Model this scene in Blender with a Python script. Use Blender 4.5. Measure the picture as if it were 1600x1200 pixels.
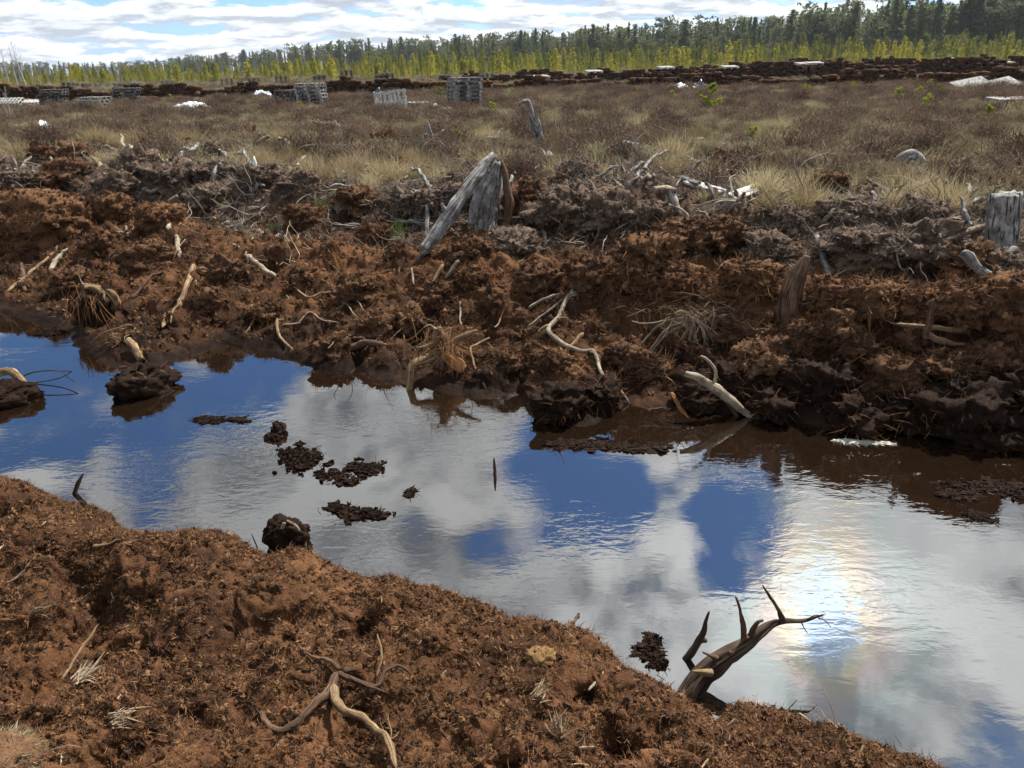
import bpy, math, random
import numpy as np
from mathutils import Vector, Matrix, Euler

for o in list(bpy.data.objects): bpy.data.objects.remove(o)
scn = bpy.context.scene
COL = scn.collection
rad = math.radians

# ---------------------------------------------------------------- camera
F_PX, PITCH, ROLL, CAM_H = 1186.0, rad(22.86), rad(-1.3), 2.05      # z = 0 is the water level
cam_d = bpy.data.cameras.new('camera'); cam = bpy.data.objects.new('camera', cam_d); COL.objects.link(cam)
cam_d.sensor_fit = 'HORIZONTAL'; cam_d.sensor_width = 36; cam_d.lens = F_PX / 1600 * 36
cam_d.clip_start = .05; cam_d.clip_end = 9000
RM = Matrix.Rotation(math.pi / 2 - PITCH, 3, 'X') @ Matrix.Rotation(ROLL, 3, 'Z')
cam.matrix_world = Matrix.Translation((0, 0, CAM_H)) @ RM.to_4x4()
scn.camera = cam

def ray(px, py):
    return (RM @ Vector(((px - 800) / F_PX, (600 - py) / F_PX, -1))).normalized()

# ---------------------------------------------------------------- sun, sky, exposure
SUN_AZ, SUN_EL = rad(38.0), rad(55.0)
SUN = Vector((math.sin(SUN_AZ) * math.cos(SUN_EL), math.cos(SUN_AZ) * math.cos(SUN_EL), math.sin(SUN_EL)))
sun_d = bpy.data.lights.new('sun', 'SUN'); sun = bpy.data.objects.new('sun', sun_d); COL.objects.link(sun)
sun_d.energy = 4.0; sun_d.angle = rad(.55); sun_d.color = (1, .95, .87)
sun.rotation_euler = (-SUN).to_track_quat('-Z', 'Y').to_euler()
scn.view_settings.view_transform = 'Standard'; scn.view_settings.look = 'None'
scn.view_settings.exposure = 1.25; scn.view_settings.gamma = 1
scn.view_settings.use_curve_mapping = False
SKY_STRENGTH = .10

class NT:
    """small node-tree writer"""
    def __init__(s, tree): s.t = tree; s.n = tree.nodes; s.l = tree.links
    def node(s, kind, **kw):
        n = s.n.new(kind)
        for k, v in kw.items(): setattr(n, k, v)
        return n
    def link(s, a, b): s.l.new(a, b)
    def put(s, sock, v):
        if isinstance(v, bpy.types.NodeSocket): s.l.new(v, sock)
        else: sock.default_value = v
    def math(s, op, a, b=0.0, c=None, clamp=False):
        n = s.node('ShaderNodeMath', operation=op, use_clamp=clamp)
        s.put(n.inputs[0], a); s.put(n.inputs[1], b)
        if c is not None: s.put(n.inputs[2], c)
        return n.outputs[0]
    def vec(s, op, a, b=(0, 0, 0)):
        n = s.node('ShaderNodeVectorMath', operation=op)
        s.put(n.inputs[0], a)
        if op == 'SCALE': s.put(n.inputs['Scale'], b)
        else: s.put(n.inputs[1], b)
        return n.outputs['Value'] if op in ('DOT_PRODUCT', 'LENGTH', 'DISTANCE') else n.outputs[0]
    def noise(s, v, scale, detail=4, rough=.55, dist=0.0, out='Fac'):
        n = s.node('ShaderNodeTexNoise'); s.put(n.inputs['Vector'], v); s.put(n.inputs['Scale'], scale)
        n.inputs['Detail'].default_value = detail; n.inputs['Roughness'].default_value = rough
        n.inputs['Distortion'].default_value = dist
        return n.outputs[out]
    def smooth(s, v, a, b, lo=0.0, hi=1.0):
        n = s.node('ShaderNodeMapRange', interpolation_type='SMOOTHSTEP')
        s.put(n.inputs[0], v); s.put(n.inputs[1], a); s.put(n.inputs[2], b); s.put(n.inputs[3], lo); s.put(n.inputs[4], hi)
        return n.outputs[0]
    def mix(s, f, a, b, mode='MIX'):
        n = s.node('ShaderNodeMix', data_type='RGBA', blend_type=mode)
        s.put(n.inputs[0], f)
        for i, v in ((6, a), (7, b)):
            if not isinstance(v, bpy.types.NodeSocket) and len(v) == 3: v = (*v, 1)
            s.put(n.inputs[i], v)
        return n.outputs[2]
    def ramp(s, f, stops):
        n = s.node('ShaderNodeValToRGB'); s.put(n.inputs[0], f); e = n.color_ramp.elements
        while len(e) < len(stops): e.new(.5)
        for el, (p, c) in zip(e, stops): el.position = p; el.color = (*c, 1)
        return n.outputs[0]

world = bpy.data.worlds.new('World'); scn.world = world; world.use_nodes = True
W = NT(world.node_tree); W.n.clear()
sky = W.node('ShaderNodeTexSky', sky_type='NISHITA', sun_disc=False)
sky.sun_elevation = SUN_EL; sky.sun_rotation = SUN_AZ; sky.air_density = 1.0; sky.dust_density = .4; sky.ozone_density = 2.0
tc = W.node('ShaderNodeTexCoord'); D = W.vec('NORMALIZE', tc.outputs['Generated'])
sep = W.node('ShaderNodeSeparateXYZ'); W.link(D, sep.inputs[0])
zc = W.math('MAXIMUM', sep.outputs[2], 0.0)
den = W.math('ADD', zc, .16)
comb = W.node('ShaderNodeCombineXYZ')
W.put(comb.inputs[0], W.math('DIVIDE', sep.outputs[0], den)); W.put(comb.inputs[1], W.math('DIVIDE', sep.outputs[1], den))
P2 = comb.outputs[0]
sd = W.vec('DOT_PRODUCT', D, tuple(Vector((ray(1275, 945).x, ray(1275, 945).y, -ray(1275, 945).z))))     # bright thin cloud just below the sun
n1 = W.noise(P2, 2.0, 7, .6, .25)
sunp = (SUN.x / (SUN.z + .16), SUN.y / (SUN.z + .16), 0)
tos = W.vec('SCALE', W.vec('NORMALIZE', W.vec('SUBTRACT', sunp, P2)), .15)
n2 = W.noise(W.vec('ADD', P2, tos), 2.0, 4, .57, .2)
n3 = W.noise(W.vec('ADD', P2, (7.3, 2.2, .0)), 5.2, 4, .6, .8)
# clear gaps in the cloud (also seen mirrored in the ditch) and thick patches
cov = W.math('ADD', W.math('MULTIPLY', W.math('SUBTRACT', n1, .5), 1.5), .56)
def refl(px, py):
    d = ray(px, py); return Vector((d.x, d.y, -d.z))
for (px, py, sig, amp) in ((330, 560, 8, -.26), (130, 590, 7, -.24), (900, 720, 7, -.26), (960, 800, 4, -.2), (1150, 850, 5, -.2), (240, 745, 4, -.24),
                           (1520, 900, 10, .12), (1050, 1000, 12, .12), (560, 790, 10, .1), (1450, 760, 8, .08), (1350, 1020, 9, .1), (650, 650, 7, .08), (1450, 1150, 14, .12)):
    dt = W.vec('DOT_PRODUCT', D, tuple(refl(px, py)))
    cov = W.math('ADD', cov, W.smooth(dt, math.cos(rad(sig)), 1.0, 0.0, amp))
low = W.smooth(zc, .0, .12, .06, 0.0)
cov = W.math('ADD', cov, W.math('ADD', low, W.math('MULTIPLY', W.math('SUBTRACT', n3, .5), .22)))
mask = W.smooth(cov, .405, .55)
thick = W.smooth(n1, .44, .70)
lit = W.smooth(W.math('ADD', W.math('SUBTRACT', n1, n2), W.math('MULTIPLY', W.math('SUBTRACT', n3, .5), .45)), -.13, .10)
lit = W.math('MULTIPLY', lit, W.math('SUBTRACT', 1.0, W.math('MULTIPLY', thick, .45)))
cloud = W.mix(lit, W.mix(W.smooth(zc, .02, .25), (2.5, 2.8, 3.2), (1.25, 1.5, 1.75)), (5.1, 5.25, 5.3))
glow = W.math('POWER', W.math('MAXIMUM', sd, 0.0), 26.0)
glow2 = W.math('POWER', W.math('MAXIMUM', sd, 0.0), 420.0)
gl = W.math('ADD', W.math('MULTIPLY', glow, .8), W.math('MULTIPLY', glow2, 1.6))
gl = W.math('ADD', 1.0, W.math('MULTIPLY', gl, W.math('SUBTRACT', 1.0, W.math('MULTIPLY', thick, .55))))
# thin-cloud iridescence round the veiled sun
ang = W.math('ADD', W.math('ARCCOSINE', sd), W.math('MULTIPLY', W.math('SUBTRACT', n3, .5), .26))
iri = W.ramp(W.math('MULTIPLY', ang, 6.2), [(0, (.88, .98, 1.13)), (.15, (.74, .92, 1.18)), (.27, (1.02, 1.05, 1.0)), (.38, (1.2, 1.06, .78)), (.52, (1.13, .95, .91)), (.68, (.91, 1.02, .97)), (.9, (1, 1, 1))])
cloud = W.mix(1.0, cloud, iri, 'MULTIPLY')
cloudb = W.vec('SCALE', cloud, gl)
skyc = W.mix(1.0, sky.outputs[0], W.mix(W.smooth(zc, .03, .22), (.36, .50, .92), (.23, .43, .62)), 'MULTIPLY')
final = W.mix(mask, skyc, cloudb)
bg = W.node('ShaderNodeBackground'); W.put(bg.inputs[0], final); bg.inputs[1].default_value = SKY_STRENGTH
out = W.node('ShaderNodeOutputWorld'); W.link(bg.outputs[0], out.inputs[0])
world.cycles.sampling_method = 'MANUAL'; world.cycles.sample_map_resolution = 512
scn.cycles.use_adaptive_sampling = True; scn.cycles.adaptive_threshold = .025
scn.cycles.max_bounces = 6; scn.cycles.diffuse_bounces = 2; scn.cycles.glossy_bounces = 3; scn.cycles.transmission_bounces = 2
scn.cycles.transparent_max_bounces = 4; scn.cycles.sample_clamp_indirect = 6

# ---------------------------------------------------------------- numeric noise
rng = np.random.default_rng(7); random.seed(7)
PERM = rng.permutation(4096).astype(np.int64)
RND = rng.random(4096)
def hsh(ix, iy, iz=0): return PERM[(PERM[(PERM[ix & 4095] + iy) & 4095] + iz) & 4095]
def n2d(x, y, s=0):
    x = np.asarray(x, float) + s * 17.31; y = np.asarray(y, float) - s * 9.77
    ix = np.floor(x).astype(np.int64); iy = np.floor(y).astype(np.int64); fx = x - ix; fy = y - iy
    u = fx * fx * fx * (fx * (fx * 6 - 15) + 10); v = fy * fy * fy * (fy * (fy * 6 - 15) + 10)
    def g(a, b):
        t = RND[hsh(ix + a, iy + b, s)] * 6.28318; return np.cos(t) * (fx - a) + np.sin(t) * (fy - b)
    a = g(0, 0); b = g(1, 0); c = g(0, 1); d = g(1, 1)
    return 1.5 * ((a + (b - a) * u) + ((c + (d - c) * u) - (a + (b - a) * u)) * v)
def fbm(x, y, s=0, o=4, g=.5):
    t = 0; a = 1
    for k in range(o): t = t + a * n2d(x * 2.03 ** k, y * 2.03 ** k, s + k); a *= g
    return t
def n3d(p, s=0):
    p = np.asarray(p, float) + s * 5.37; i = np.floor(p).astype(np.int64); f = p - i; f = f * f * (3 - 2 * f)
    r = 0
    for a in (0, 1):
        for b in (0, 1):
            for c in (0, 1):
                w = (f[:, 0] if a else 1 - f[:, 0]) * (f[:, 1] if b else 1 - f[:, 1]) * (f[:, 2] if c else 1 - f[:, 2])
                r = r + w * RND[hsh(i[:, 0] + a, i[:, 1] + b, i[:, 2] + c)]
    return r * 2 - 1
def worley(x, y, s=0):
    ix = np.floor(x).astype(np.int64); iy = np.floor(y).astype(np.int64); best = np.full(x.shape, 9.0); sec = np.full(x.shape, 9.0)
    val = np.zeros(x.shape)
    for a in (-1, 0, 1):
        for b in (-1, 0, 1):
            h = hsh(ix + a, iy + b, s); cx = ix + a + RND[h]; cy = iy + b + RND[(h + 77) & 4095]
            d = (x - cx) ** 2 + (y - cy) ** 2
            nb = d < best; sec = np.where(nb, best, np.minimum(sec, d)); val = np.where(nb, RND[(h + 191) & 4095], val); best = np.minimum(best, d)
    return np.sqrt(best), np.sqrt(sec), val

# ---------------------------------------------------------------- materials
def mat(name):
    m = bpy.data.materials.new(name); m.use_nodes = True; n = NT(m.node_tree)
    b = m.node_tree.nodes['Principled BSDF']; b.inputs['Roughness'].default_value = .85
    b.inputs['Specular IOR Level'].default_value = .25
    return m, n, b
def attr(n, name): return n.node('ShaderNodeAttribute', attribute_name=name).outputs['Fac']
def bump(n, b, h, strength=.5, dist=.01):
    k = n.node('ShaderNodeBump'); n.put(k.inputs['Height'], h); k.inputs['Strength'].default_value = strength; k.inputs['Distance'].default_value = dist
    n.link(k.outputs[0], b.inputs['Normal'])

def peat_material(name, clod=None):
    m, n, b = mat(name)
    if clod is None:
        co = n.node('ShaderNodeNewGeometry').outputs['Position']
        wet, grey, dry = attr(n, 'wet'), attr(n, 'grey'), attr(n, 'dry')
    else:
        co = n.node('ShaderNodeNewGeometry').outputs['Position']
        wet, grey, dry = clod
    a1 = n.noise(co, 5.0, 3, .6); a2 = n.noise(co, 34.0, 3, .65); a3 = n.noise(co, 150.0, 2, .6)
    v = n.math('ADD', n.math('MULTIPLY', a1, .45), n.math('ADD', n.math('MULTIPLY', a2, .45), n.math('MULTIPLY', a3, .35)))
    v = n.math('ADD', v, n.math('MULTIPLY', n.math('SUBTRACT', dry, .5), .32))
    c = n.ramp(v, [(.34, (0.0119, 0.0071, 0.0057)), (.52, (0.0333, 0.0164, 0.0095)), (.66, (0.0704, 0.0330, 0.0161)), (.82, (0.1258, 0.0613, 0.0283)), (.98, (0.1926, 0.1102, 0.0566))])
    gc = n.ramp(v, [(.35, (0.0351, 0.0273, 0.0230)), (.6, (0.1107, 0.0843, 0.0644)), (.85, (0.2700, 0.2170, 0.1667))])
    c = n.mix(n.math('MULTIPLY', grey, .85), c, gc)
    wc = n.ramp(v, [(.3, (.004, .003, .0026)), (.6, (.013, .008, .006)), (.9, (.034, .018, .011))])
    c = n.mix(wet, c, wc)
    n.link(c, b.inputs['Base Color'])
    n.put(b.inputs['Roughness'], n.smooth(wet, .5, 1.0, .95, .5))
    n.put(b.inputs['Specular IOR Level'], n.smooth(wet, .4, 1.0, .08, .02))
    bump(n, b, n.math('ADD', a2, n.math('MULTIPLY', a3, .6)), .7, .012)
    return m
M_PEAT = peat_material('peat ground')
M_CLOD = peat_material('dry peat clod', (0.0, .05, .88))
M_CLODB = peat_material('brown peat clod', (0.0, .12, .68))
M_CLODG = peat_material('weathered grey peat', (0.0, .62, .52))
M_CLODW = peat_material('wet peat', (.92, .2, .4))
M_BLOCK = peat_material('cut peat block', (0.1, .12, .3))
M_BLOCKO = peat_material('dry orange peat block', (0.0, .0, .8))

def wood_material(name, dark, light, ring=1.0):
    m, n, b = mat(name)
    uv = n.node('ShaderNodeUVMap').outputs[0]
    mp = n.node('ShaderNodeMapping'); n.link(uv, mp.inputs[0]); mp.inputs['Scale'].default_value = (7, 5, 1)
    g = n.noise(mp.outputs[0], 3.0, 6, .7, .4)
    pos = n.node('ShaderNodeNewGeometry').outputs['Position']
    s = n.noise(pos, 9.0, 4, .6)
    v = n.math('ADD', n.math('MULTIPLY', g, .62), n.math('MULTIPLY', s, .45))
    mid = tuple((a + c) / 2 for a, c in zip(dark, light))
    c = n.ramp(v, [(.34, tuple(x * .35 for x in dark)), (.44, dark), (.56, mid), (.7, light)])
    mp2 = n.node('ShaderNodeMapping'); n.link(uv, mp2.inputs[0]); mp2.inputs['Scale'].default_value = (26, 4, 1)
    ck = n.smooth(n.noise(mp2.outputs[0], 1.4, 3, .6, .6), .38, .46)
    c = n.mix(ck, tuple(x * .22 for x in dark), c)
    st = n.smooth(n.noise(pos, 16.0, 4, .65), .50, .66)
    c = n.mix(n.math('MULTIPLY', st, .6), c, (.055, .027, .013))
    n.link(c, b.inputs['Base Color']); b.inputs['Roughness'].default_value = .8
    bump(n, b, n.math('ADD', g, ck), .8, .006)
    return m
M_WHITE = wood_material('bleached root wood', (.17, .13, .09), (.50, .42, .31))
M_TAN = wood_material('peeled tan wood', (.14, .085, .043), (.42, .285, .15))
M_GREY = wood_material('weathered grey wood', (0.1105, 0.1014, 0.0936), (0.4420, 0.4290, 0.4160))
M_BROWN = wood_material('brown bark', (.055, .032, .02), (.22, .125, .075))
M_DARKW = wood_material('wet dark wood', (.018, .012, .009), (.13, .085, .055))
M_ORANGE = wood_material('split orange wood', (.22, .085, .028), (.55, .26, .10))
M_PALE = wood_material('pale sawn boards', (0.3375, 0.3240, 0.2970), (0.7020, 0.6885, 0.6480))
M_PALLET = wood_material('weathered pallet boards', (.16, .155, .15), (.48, .475, .46))
M_PALLETD = wood_material('dark pallet boards', (.045, .043, .042), (.24, .235, .23))

def plant_material(name, stops, trans=.25, rough=.8):
    m, n, b = mat(name)
    r = n.node('ShaderNodeObjectInfo').outputs['Random']
    pos = n.node('ShaderNodeNewGeometry').outputs['Position']
    v = n.math('ADD', n.math('MULTIPLY', r, .6), n.math('MULTIPLY', n.noise(pos, .35, 3, .6), .5))
    c = n.ramp(v, stops)
    n.link(c, b.inputs['Base Color']); b.inputs['Roughness'].default_value = rough
    b.inputs['Specular IOR Level'].default_value = .15
    t = n.node('ShaderNodeBsdfTranslucent'); n.link(c, t.inputs[0])
    mx = n.node('ShaderNodeMixShader'); mx.inputs[0].default_value = trans
    o = m.node_tree.nodes['Material Output']
    n.link(b.outputs[0], mx.inputs[1]); n.link(t.outputs[0], mx.inputs[2]); n.link(mx.outputs[0], o.inputs[0])
    return m
M_HEATHER = plant_material('heather', [(.2, (0.0787, 0.0588, 0.0417)), (.5, (0.1788, 0.1451, 0.0928)), (.8, (0.3147, 0.2849, 0.1701))], .3)
M_HEATHD = plant_material('dark heather', [(.2, (0.0478, 0.0314, 0.0238)), (.5, (0.1117, 0.0734, 0.0524)), (.8, (0.1938, 0.1399, 0.0954))], .25)
M_GRASS = plant_material('dry sedge', [(.2, (.17, .125, .065)), (.55, (.30, .235, .13)), (.85, (.44, .37, .22))], .35)
M_GREENG = plant_material('green grass', [(.2, (.05, .09, .02)), (.8, (.13, .17, .05))], .3)
M_PINE_Y = plant_material('young pine needles', [(.2, (0.1543, 0.1830, 0.0341)), (.5, (0.2703, 0.2782, 0.0478)), (.8, (0.4477, 0.4026, 0.0592))], .45)
M_PINE_D = plant_material('old pine needles', [(.2, (0.0792, 0.1030, 0.0554)), (.6, (0.1320, 0.1584, 0.0766)), (.9, (0.2112, 0.2178, 0.0924))], .6)
M_PINE_M = plant_material('half-grown pine needles', [(.2, (0.0862, 0.1127, 0.0378)), (.6, (0.1495, 0.1725, 0.0473)), (.9, (0.2415, 0.2415, 0.0578))], .5)
M_SAPL = plant_material('sapling needles', [(.2, (.16, .21, .02)), (.8, (.30, .34, .04))], .4)
M_FIBRE = plant_material('peat fibre', [(.2, (0.0550, 0.0246, 0.0123)), (.5, (0.1539, 0.0726, 0.0327)), (.85, (0.3297, 0.1933, 0.0953))], .15, .9)
M_CHIP = plant_material('pale wood chips', [(.2, (.13, .085, .05)), (.6, (.29, .21, .135)), (.9, (.46, .37, .26))], .05)
M_CRUMB = plant_material('peat crumbs', [(.15, (0.0159, 0.0095, 0.0069)), (.45, (0.0567, 0.0288, 0.0153)), (.7, (0.1191, 0.0600, 0.0293)), (.95, (0.2268, 0.1258, 0.0626))], .0, .95)
M_CRUMBG = plant_material('grey peat crumbs', [(.2, (0.0466, 0.0356, 0.0291)), (.55, (0.1165, 0.0856, 0.0661)), (.9, (0.2639, 0.2068, 0.1587))], .0, .95)
M_GFIB = plant_material('grey root fibre', [(.2, (0.0750, 0.0610, 0.0483)), (.55, (0.1875, 0.1586, 0.1265)), (.9, (0.4125, 0.3660, 0.2990))], .1, .9)
def plain(name, c, rough=.6, spec=.3, scale=8.0, var=.4):
    m, n, b = mat(name)
    pos = n.node('ShaderNodeNewGeometry').outputs['Position']
    f = n.noise(pos, scale, 5, .6)
    n.link(n.mix(f, tuple(x * (1 - var) for x in c), tuple(min(1, x * (1 + var)) for x in c)), b.inputs['Base Color'])
    b.inputs['Roughness'].default_value = rough; b.inputs['Specular IOR Level'].default_value = spec
    return m
M_SHEET = plain('white plastic sheet', (.62, .66, .68), .35, .5, 6, .25)
M_TARP = plain('black plastic tarp', (.05, .055, .065), .28, .6, 5, .5)
M_BARK = plain('conifer bark', (.17, .13, .105), .9, .1, 3, .5)
M_BIRCH = plain('birch bark', (.50, .48, .45), .8, .2, 4, .5)
M_MOSS = plain('yellow moss', (0.1550, 0.0930, 0.0400), .95, .1, 40, .5)
M_FOAM = plain('pale scum', (.34, .32, .27), .7, .3, 60, .6)

# ---------------------------------------------------------------- object helpers
def tag(o, label=None, cat=None, group=None, kind=None):
    if label: o['label'] = label
    if cat: o['category'] = cat
    if group: o['group'] = group
    if kind: o['kind'] = kind
    return o
def link(o, parent=None):
    COL.objects.link(o)
    if parent is not None: o.parent = parent
    return o
def make_mesh(name, v, f, m, uv=None, smooth=True):
    me = bpy.data.meshes.new(name); me.from_pydata([tuple(map(float, p)) for p in v], [], [tuple(map(int, q)) for q in f])
    for k in (m if isinstance(m, (list, tuple)) else [m]): me.materials.append(k)
    if uv is not None:
        uv = np.asarray(uv, float); lay = me.uv_layers.new(name='UVMap')
        idx = np.empty(len(me.loops), np.int32); me.loops.foreach_get('vertex_index', idx)
        lay.data.foreach_set('uv', uv[idx].ravel())
    if smooth: me.polygons.foreach_set('use_smooth', np.ones(len(me.polygons), bool))
    me.update(); return me
def mobj(name, v, f, m, parent=None, uv=None, smooth=True, **kw):
    o = bpy.data.objects.new(name, make_mesh(name, v, f, m, uv, smooth)); link(o, parent); tag(o, **kw); return o
def empty(name, loc, label, cat, group=None):
    o = bpy.data.objects.new(name, None); o.location = loc; o.empty_display_size = .1; link(o); return tag(o, label, cat, group)
class MB:
    """collects pieces of one part"""
    def __init__(s): s.v = []; s.f = []; s.uv = []
    def add(s, v, f, uv=None):
        k = len(s.v); s.v.extend(map(tuple, v)); s.f.extend(tuple(i + k for i in q) for q in f)
        s.uv.extend(map(tuple, uv) if uv is not None else [(p[0], p[1]) for p in v]); return s
    def obj(s, name, m, parent=None, org=(0, 0, 0), smooth=True, **kw):
        return mobj(name, np.array(s.v) - np.array(org), s.f, m, parent, s.uv, smooth, **kw)
def spline(pts, n):
    p = np.array(pts, float)
    if len(p) == 2: return np.array([p[0] + (p[1] - p[0]) * t for t in np.linspace(0, 1, n)])
    q = np.vstack([2 * p[0] - p[1], p, 2 * p[-1] - p[-2]]); out = []
    for t in np.linspace(0, len(p) - 1 - 1e-6, n):
        i = int(t); u = t - i; a, b, c, d = q[i:i + 4]
        out.append(.5 * ((2 * b) + (-a + c) * u + (2 * a - 5 * b + 4 * c - d) * u * u + (-a + 3 * b - 3 * c + d) * u ** 3))
    return np.array(out)
def tube(pts, r, seg=8, n=None, rough=.12, seed=0, wob=.0, jag=0.0, groove=.0, tip=False):
    """gnarled tapered tube along pts; r = list of radii"""
    if n is None: n = max(6, len(pts) * 5)
    c = spline(pts, n); r = np.interp(np.linspace(0, 1, n), np.linspace(0, 1, len(r)), r)
    if tip: r[-1] *= .3; r[-2] *= .8; r[0] *= .55
    L = np.concatenate([[0], np.cumsum(np.linalg.norm(np.diff(c, axis=0), axis=1))])
    if wob:
        k = np.linspace(0, 1, n)
        for ax in range(3): c[:, ax] += wob * L[-1] * (n2d(k * 4 + seed, k * 0 + ax * 7.3, 3) * .6 + n2d(k * 11 + seed, k * 0 + ax * 3.1, 4) * .25) * np.minimum(1, k * 4)
    t = np.gradient(c, axis=0); t /= np.linalg.norm(t, axis=1)[:, None] + 1e-9
    a = np.cross(t[0], (0, 0, 1.0)); a = a if np.linalg.norm(a) > .1 else np.cross(t[0], (0, 1.0, 0))
    V = []; UV = []; th = np.arange(seg) / seg * 6.28318
    for i in range(n):
        a = a - t[i] * a.dot(t[i]); a /= np.linalg.norm(a); b = np.cross(t[i], a)
        rr = r[i] * (1 + rough * (n2d(np.cos(th) * 1.6 + seed * 1.7, np.sin(th) * 1.6 + L[i] / (r[0] * 5 + .01), 5) * 1.4 + .6 * n2d(th * 2.2, L[i] / (r[0] * 2 + .004) + th * 0 + seed, 6)))
        if groove: rr = rr * (1 + groove * (n2d(th * 3.2 + seed, L[i] * 1.6 + th * 0, 11) + .7 * n2d(th * 7 + seed, L[i] * 3 + th * 0, 12)))
        cc = c[i] + 0
        ring = cc + np.outer(np.cos(th) * rr, a) + np.outer(np.sin(th) * rr, b)
        if jag and i == n - 1: ring = ring + np.outer(RND[(np.arange(seg) * 37 + seed * 11) % 4096] * jag, t[i])
        V.extend(ring); UV.extend((k / seg, L[i] * .6) for k in range(seg))
    f = [(i * seg + k, i * seg + (k + 1) % seg, (i + 1) * seg + (k + 1) % seg, (i + 1) * seg + k) for i in range(n - 1) for k in range(seg)]
    for e, i in ((0, 0), (1, n - 1)):
        k0 = len(V); V.append(c[i] + (0 if e == 0 else 1) * t[i] * r[i] * .15); UV.append((.5, L[i] * .6))
        f += [((i * seg + (k + 1) % seg), i * seg + k, k0) if e == 0 else (i * seg + k, i * seg + (k + 1) % seg, k0) for k in range(seg)]
    return np.array(V), f, UV
def box(cx, cy, cz, sx, sy, sz, bev=.0):
    x, y, z = sx / 2, sy / 2, sz / 2
    v = [(cx + i * x, cy + j * y, cz + k * z) for k in (-1, 1) for j in (-1, 1) for i in (-1, 1)]
    f = [(0, 2, 3, 1), (4, 5, 7, 6), (0, 1, 5, 4), (2, 6, 7, 3), (0, 4, 6, 2), (1, 3, 7, 5)]
    if sx >= sy: uv = [(p[1] * 2, p[0] * .6) for p in v]
    else: uv = [(p[0] * 2, p[1] * .6) for p in v]
    return v, f, uv
ICO = {}
def ico(sub):
    if sub not in ICO:
        import bmesh
        bm = bmesh.new(); bmesh.ops.create_icosphere(bm, subdivisions=sub, radius=1)
        ICO[sub] = (np.array([v.co[:] for v in bm.verts]), [tuple(v.index for v in f.verts) for f in bm.faces]); bm.free()
    return ICO[sub]
def lump(size, seed, sub=4, rough=.35, boxy=0.0, freq=1.6, crumb=0.0):
    v, f = ico(sub); v = v.copy(); nrm = v.copy()
    if boxy: v = v / (np.max(np.abs(v), axis=1)[:, None] ** boxy)
    d = n3d(v * freq + seed * 3.1, 1) * .6 + n3d(v * freq * 2.3 + seed, 2) * .38 + np.abs(n3d(v * freq * 5.1 + seed, 3)) * -.3 + n3d(v * freq * 11 + seed, 4) * .13
    v = v * (1 + rough * d)[:, None] * np.array(size)
    if crumb:                                                                   # crumbly surface in real size, bedded in layers
        q = v * (1, 1, 1.9) + seed * .37
        c = crumb * (.9 * n3d(q * 9, 5) + .75 * np.abs(n3d(q * 19, 6)) + .5 * n3d(q * 42, 7) + .38 * n3d(q * 90, 8))
        v = v + nrm * c[:, None]
        v[:, :2] += (n3d(q * 15, 9) * crumb * .8)[:, None] * np.sign(v[:, :2])
    return v, f

def ribbons(n, rfun, seed=0):
    """n thin tapering strands; rfun(rng) -> (base, dir, length, width, curl)"""
    r = np.random.default_rng(seed); V = []; f = []
    for _ in range(n):
        b, d, l, w, cu = rfun(r); b = np.array(b, float); d = np.array(d, float); d /= np.linalg.norm(d) + 1e-9
        s = np.cross(d, r.normal(size=3)); s /= np.linalg.norm(s) + 1e-9; k = len(V)
        bend = np.cross(s, d) * cu
        for t, ww in ((0, 1), (.38, .85), (.72, .55)):
            c = b + d * l * t + bend * l * t * t; V += [c - s * w * ww, c + s * w * ww]
        V.append(b + d * l + bend * l)
        f += [(k, k + 1, k + 3, k + 2), (k + 2, k + 3, k + 5, k + 4), (k + 4, k + 5, k + 6)]
    return np.array(V), f

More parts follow.
